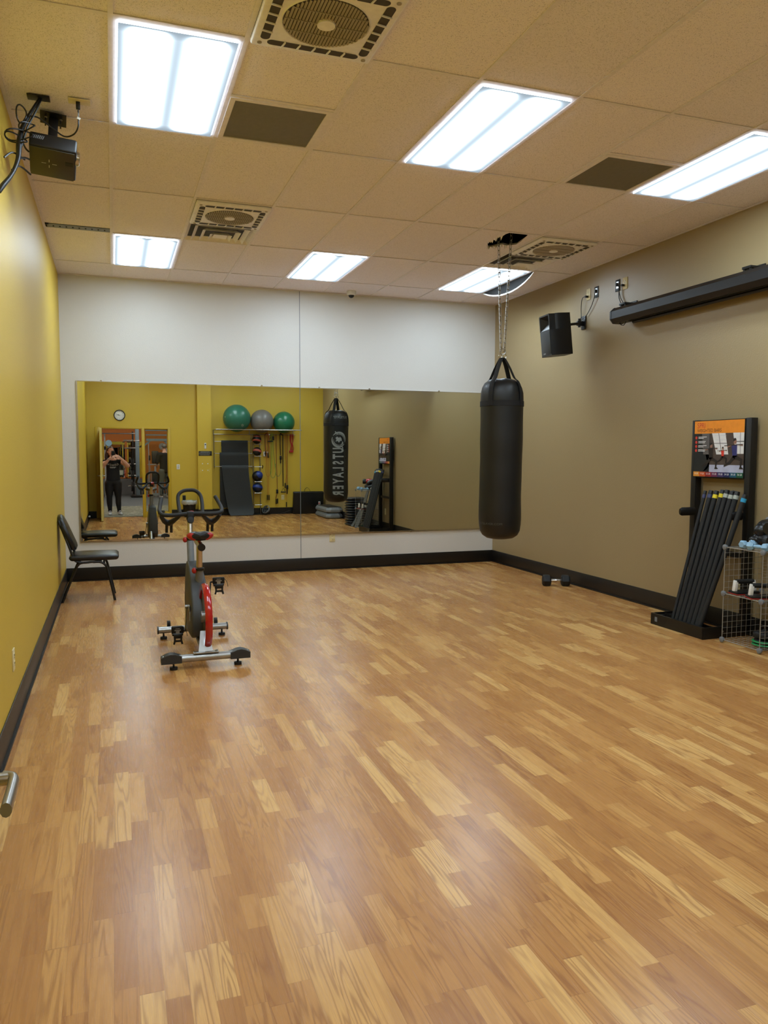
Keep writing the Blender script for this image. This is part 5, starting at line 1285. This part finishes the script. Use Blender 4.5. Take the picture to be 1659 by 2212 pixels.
def hand(b,wrist,dirv,palmn,curl,s=1.0,side=1):
    """five-fingered hand as separate skinned chains rooted in the palm"""
    d=V3(dirv).normalized(); n=V3(palmn); n=(n-d*n.dot(d)).normalized(); w=d.cross(n)*side
    W=V3(wrist)
    for off in(-.028,-.010,.010,.027):
        J=[];E=[]; chain(J,E,[(W+w*off*.45*s,.017*s),(W+d*.04*s+w*off*.9*s,.0145*s),(W+d*.068*s+w*off*s,.0125*s)]); vs,fs=skinmesh(J,E,2); b.add(vs,fs)
    for k,(off,L) in enumerate(((-.030,.062),(-.010,.074),(.010,.070),(.029,.055))):
        J=[];E=[]; p=W+d*.06*s+w*off*s; pts=[(p,.0095*s)]; a=0
        for seg in(.42,.33,.25):
            a+=curl*(1 if k else .8); dd=d*math.cos(a)+n*math.sin(a); p=p+dd*L*seg*s*1.1; pts.append((p,.0085*s-.001*len(pts)*s))
        chain(J,E,pts); vs,fs=skinmesh(J,E,1); b.add(vs,fs)
    J=[];E=[]; p=W+d*.022*s-w*.024*s; pts=[(p,.012*s)]; 
    for seg,aa in((.034,.5),(.028,.9)):
        dd=(d*.75-w*(.66-.35*aa)+n*aa*.5).normalized(); p=p+dd*seg*s; pts.append((p,.0095*s))
    chain(J,E,pts); vs,fs=skinmesh(J,E,1); b.add(vs,fs)
def head(b,c,tilt,yaw=0,s=1.0):
    """head with brow, nose, mouth, chin and ears, facing +y before yaw"""
    bb=MB(); Mx=Matrix.Translation(V3(c))@Matrix.Rotation(yaw,4,'Z')@Matrix.Rotation(tilt,4,'X')@Matrix.Scale(s,4); bb.T=Matrix.Identity(4)
    bb.ball((0,-.01,.02),(.072,.088,.088),24); bb.ball((0,.022,-.035),(.055,.055,.066),20); bb.ball((0,.058,-.082),(.022,.018,.016),12)
    bb.ball((0,.088,-.018),(.011,.018,.020),12); bb.ball((0,.072,.010),(.008,.016,.026),10); bb.ball((0,.076,-.052),(.022,.010,.007),12)
    for sx in(-1,1):
        bb.ball((sx*.073,-.005,-.008),(.010,.020,.030),10); bb.ball((sx*.028,.068,.028),(.022,.010,.008),10); bb.ball((sx*.036,.055,-.022),(.022,.018,.020),12)
    b.add([Mx@v for v in bb.V],bb.F)
    return Mx
def eyes(t,Mx,hc):
    b=MB(); 
    for sx in(-1,1): b.ball((sx*.028,.071,.006),(.012,.006,.007),12)
    b.V=[Mx@v for v in b.V]; b.build('eye',M['white'],t)
    b=MB()
    for sx in(-1,1): b.ball((sx*.028,.0765,.006),(.0055,.002,.0055),10)
    b.V=[Mx@v for v in b.V]; b.build('iris',M['hair'],t)
    b=MB(); b.ball((0,.083,-.050),(.020,.006,.006),12); b.V=[Mx@v for v in b.V]; b.build('lips',simple('lips_'+hc,(168,92,84),.5),t)

# -- the woman taking the picture
PX,PY=-.035,-.33
per=thing('person','long-haired woman in a black shirt and leggings holding up a phone','person',(PX,PY,0))
def wp(x,y,z): return V3((x,y,z))      # person-local coordinates
b=MB()
J=[(wp(0,0,.80),(.150,.115))]; E=[]
sp=chain(J,E,[(wp(0,.01,.92),(.135,.10)),(wp(0,.005,1.05),(.130,.098)),(wp(0,0,1.17),(.140,.10)),(wp(0,-.01,1.27),(.105,.075)),(wp(-.012,-.005,1.335),(.052,.052)),(wp(-.03,.01,1.40),(.047,.05))],0)
sh=sp[3]
legs={}
for s_,kx,ax in((-1,-.095,-.085),(1,.10,.115)):
    legs[s_]=chain(J,E,[(wp(s_*.085,0,.74),(.098,.105)),(wp(s_*.092,.01,.60),(.086,.09)),(wp(kx,.012,.42),(.058,.062)),(wp(kx,-.005,.30),(.056,.060)),(wp(ax,-.015,.12),(.036,.038)),(wp(ax,-.01,.07),(.036,.042))],0)
LW=wp(-.056,.292,1.335); RW=wp(.150,.286,1.345)
arms={}
arms[-1]=chain(J,E,[(wp(-.150,-.005,1.265),(.056,.054)),(wp(-.19,.05,1.20),(.052,.052)),(wp(-.225,.12,1.13),(.046,.046)),(wp(-.165,.185,1.205),(.043,.041)),(wp(-.085,.262,1.30),(.028,.026)),(LW,(.024,.022))],sh)
arms[1]=chain(J,E,[(wp(.150,-.005,1.265),(.056,.054)),(wp(.24,.05,1.205),(.054,.052)),(wp(.325,.12,1.15),(.046,.046)),(wp(.26,.185,1.225),(.044,.041)),(wp(.18,.258,1.312),(.028,.026)),(RW,(.024,.022))],sh)
vs,fs=skinmesh(J,E,2); b.add(vs,fs)
Hd=head(b,(-.045,.045,1.478),R(-4),R(-10))
hand(b,LW,(.80,.30,.42),(.25,-.95,0),.30,.92,-1); hand(b,RW,(-.80,.36,.38),(-.25,-.95,0),.30,.92,1)
voxel(b,'body',M['skin'],per,.0065,2); eyes(per,Hd,'a')
# clothing shells from the same joints
def sub_joints(J,idx,grow):
    return [(J[i][0],tuple(r+grow for r in (J[i][1] if isinstance(J[i][1],tuple) else (J[i][1],)*2))) for i in idx]
b=MB(); K=[(J[0][0]+V3((0,0,.02)),(.162,.128))]; EE=[]
s2=chain(K,EE,sub_joints(J,sp[:3],.014)+[(wp(0,-.006,1.235),(.128,.092))],0)
for s_ in(-1,1): chain(K,EE,[(wp(s_*.13,-.005,1.258),(.062,.062)),(wp(s_*.175,.008,1.238),(.064,.062))],s2[3])
vs,fs=skinmesh(K,EE,2); b.add(vs,fs); o=voxel(b,'shirt',M['shirt'],per,.008,2)
b=MB(); K=[(J[0][0],(.160,.126))]; EE=[]; chain(K,EE,[(wp(0,.01,.9),(.148,.112))],0)
for s_ in(-1,1): chain(K,EE,sub_joints(J,legs[s_][:5],.009)+[(J[legs[s_][4]][0]-V3((0,0,.035)),(.043,.045))],0)
vs,fs=skinmesh(K,EE,2); b.add(vs,fs); voxel(b,'leggings',M['legg'],per,.008,2)
for ax in(-.085,.115):
    b=MB(); tw=-.0 if ax<0 else .12
    b.T=Matrix.Translation((ax+(.0 if ax<0 else .02),.045,0))@Matrix.Rotation(-tw*2,4,'Z')
    b.ball((0,.04,.036),(.045,.10,.042),18); b.ball((0,-.04,.05),(.038,.06,.055),16); b.ball((0,-.02,.075),(.036,.045,.04),14)
    for i,v in enumerate(b.V): 
        if v.z<.012: b.V[i].z=.012
    sh_=b.build('shoe',M['shoe'],per,smooth=60)
    b2=MB(); b2.T=b.T; b2.tube([(0,-.09,.009),(0,-.06,.009),(0,.0,.009),(0,.07,.009),(0,.115,.009),(0,.138,.009)],[(.022,.009),(.036,.009),(.034,.009),(.044,.009),(.038,.009),(.014,.009)],12,flat=(1,0,0),sm=3); b2.build('sole',M['black'],sh_)
    b2=MB(); b2.T=b.T; b2.box((0,.02,.078),(.04,.07,.03),(R(-25),0,0),.01); b2.build('laces',M['dgrey'],sh_)
# hair
b=MB(); bb=MB()
bb.ball((0,-.022,.032),(.082,.092,.090),22); b.add([Hd@v for v in bb.V],bb.F)
HJ=[];HE=[]
for pts in ([(-.105,.0,1.515,.030),(-.122,.0,1.46,.036),(-.132,.01,1.40,.040),(-.137,.03,1.33,.038),(-.132,.055,1.27,.030),(-.122,.075,1.21,.014)],
            [(.00,-.03,1.52,.034),(.025,-.035,1.45,.036),(.04,-.045,1.38,.034),(.045,-.055,1.31,.024),(.045,-.055,1.26,.012)],
            [(-.05,-.05,1.52,.060),(-.055,-.07,1.43,.068),(-.055,-.08,1.33,.066),(-.05,-.09,1.25,.05),(-.05,-.09,1.19,.025)],
            [(-.10,-.03,1.50,.045),(-.11,-.035,1.42,.05),(-.115,-.03,1.33,.045),(-.11,-.02,1.26,.025)]):
    chain(HJ,HE,[(wp(x,y,z),r_) for x,y,z,r_ in pts])
vs,fs=skinmesh(HJ,HE); b.add(vs,fs)
for i,v in enumerate(b.V):
    q=Hd.inverted()@v
    if q.y>.035 and q.z<.07 and abs(q.x)<.066: v.y-=(q.y-.035)*.9
voxel(b,'hair',M['hair'],per,.008,2)
b=MB(); b.lathe([(.030,-.006),(.034,-.003),(.034,.003),(.030,.006)],LW-V3((.026,.024,.028)),18,(.3,.55,.75),cap=False); b.build('wrist_band',M['lblue'],per)
b=MB(); zc_=1.165
for i,ch in enumerate('COACH'):
    x=-(i-2)*.050; zz=zc_+.0045*(i-2)**2; b.text(ch,.06,Matrix.Translation((x,.1295-.9*x*x,zz))@Matrix.Rotation(PI-x*1.6,4,'Z')@Matrix.Rotation(PI/2,4,'X'))
for x0,x1,z in((-.07,.07,-.045),(-.055,.055,-.062)):
    N=9
    for i in range(N):
        if i%3==2 and z<-.05: continue
        xa=x0+(x1-x0)*i/N; b.box((xa+.006,.131-.9*xa*xa,zc_+z),(.010,.001,.010))
b.build('shirt_print',M['print'],per,smooth=0)
# phone, square to the line of sight
fw=V3((.3303,.9408,-.0762)).normalized()
CAM=V3((-.0348,0,1.4610))
pc=CAM-fw*.020+V3((.012,0,-.045))
q=fw.to_track_quat('Y','Z')
t=thing('phone','black smartphone held up in both hands by the woman','phone',pc); t.rotation_mode='QUATERNION'; t.rotation_quaternion=q
b=MB(); b.box((0,0,0),(.074,.008,.150),None,.0038,3); b.build('phone_case',M['black'],t)
b=MB(); b.box((0,-.0042,0),(.068,.0006,.143)); b.build('screen',M['dgrey'],t,smooth=0)
b=MB(); b.box((-.010,.005,.052),(.032,.002,.032),None,.0008); b.build('camera_bump',M['blackm'],t)
# -- person behind the window
per2=thing('person','person in a dark T-shirt and grey trousers at the cable machine','person',(1.53,-7.1,0),(0,0,R(160)))
b=MB(); J=[(wp(0,0,.92),(.15,.11))]; E=[]
sp=chain(J,E,[(wp(0,0,1.05),(.145,.11)),(wp(0,0,1.2),(.155,.115)),(wp(0,-.01,1.38),(.14,.10)),(wp(0,0,1.47),(.058,.058)),(wp(0,.01,1.53),(.052,.055))],0)
lg={};am={}
for s_ in(-1,1):
    lg[s_]=chain(J,E,[(wp(s_*.09,0,.85),(.09,.09)),(wp(s_*.11,.02,.48),(.06,.062)),(wp(s_*.12,-.01,.12),(.04,.042)),(wp(s_*.12,0,.07),(.04,.045))],0)
    am[s_]=chain(J,E,[(wp(s_*.18,0,1.38),(.06,.06)),(wp(s_*.25,.0,1.15),(.045,.045)),(wp(s_*.20,.16,1.02),(.032,.03))],sp[2])
vs,fs=skinmesh(J,E,2); b.add(vs,fs); Hd2=head(b,(0,.03,1.62),0,0,1.0)
for s_ in(-1,1): hand(b,J[am[s_][-1]][0],(-s_*.3,.9,-.1),(-s_*.9,0,0),.3,1.0,s_)
voxel(b,'body',M['skin'],per2,.009,2); eyes(per2,Hd2,'b')
b=MB(); K=[(J[0][0]+V3((0,0,.03)),(.165,.125))]; EE=[]; s2=chain(K,EE,sub_joints(J,sp[:3],.018)+[(wp(0,-.01,1.425),(.075,.07))],0); chain(K,EE,[(wp(0,0,.86),(.155,.125))],0)
for s_ in(-1,1): chain(K,EE,sub_joints(J,am[s_][:2],.022),s2[2])
vs,fs=skinmesh(K,EE,2); b.add(vs,fs); voxel(b,'shirt',M['shirt'],per2,.011,2)
b=MB(); K=[(J[0][0],(.162,.122))]; EE=[]
for s_ in(-1,1): chain(K,EE,sub_joints(J,lg[s_][:3],.022),0)
vs,fs=skinmesh(K,EE,2); b.add(vs,fs); voxel(b,'trousers',M['pantsg'],per2,.011,2)
for s_ in(-1,1): b=MB(); b.ball((s_*.12,.05,.04),(.048,.13,.042),16); b.build('shoe',M['shoe'],per2)
b=MB(); bb=MB(); bb.ball((0,-.02,.04),(.082,.094,.085),20); b.add([Hd2@v for v in bb.V],bb.F); b.build('hair',M['greyb'],per2,smooth=80)

# ================================================================== CAMERA, WORLD
f,pi_,ya,ro=1669.529,-.07632488,.33690654,.00224773
cp,sp_,cy,sy,cr,sr=math.cos(pi_),math.sin(pi_),math.cos(ya),math.sin(ya),math.cos(ro),math.sin(ro)
fwd=V3((sy*cp,cy*cp,sp_)); right0=V3((cy,-sy,0)); up0=right0.cross(fwd)
right=right0*cr+up0*sr; up=-right0*sr+up0*cr
cd=bpy.data.cameras.new('camera'); cam=bpy.data.objects.new('camera',cd); COL.objects.link(cam)
cd.sensor_fit='HORIZONTAL'; cd.sensor_width=36; cd.lens=36*f/1659; cd.clip_start=.01; cd.clip_end=60
cam.matrix_world=Matrix(((right.x,up.x,-fwd.x,CAM.x),(right.y,up.y,-fwd.y,CAM.y),(right.z,up.z,-fwd.z,CAM.z),(0,0,0,1)))
SC.camera=cam
wd=bpy.data.worlds.new('world'); SC.world=wd; wd.use_nodes=True; wd.node_tree.nodes['Background'].inputs[0].default_value=(.6,.55,.5,1); wd.node_tree.nodes['Background'].inputs[1].default_value=.05
SC.view_settings.view_transform='Standard'; SC.view_settings.look='None'; SC.view_settings.exposure=.31; SC.view_settings.gamma=1.0
SC.cycles.use_light_tree=False; SC.cycles.max_bounces=7; SC.cycles.diffuse_bounces=3; SC.cycles.glossy_bounces=4; SC.cycles.use_adaptive_sampling=True; SC.cycles.adaptive_threshold=.05; SC.cycles.adaptive_min_samples=16; SC.cycles.transparent_max_bounces=12
SC.cycles.sample_clamp_indirect=6; SC.cycles.use_denoising=True; SC.cycles.caustics_reflective=True; SC.cycles.caustics_refractive=False
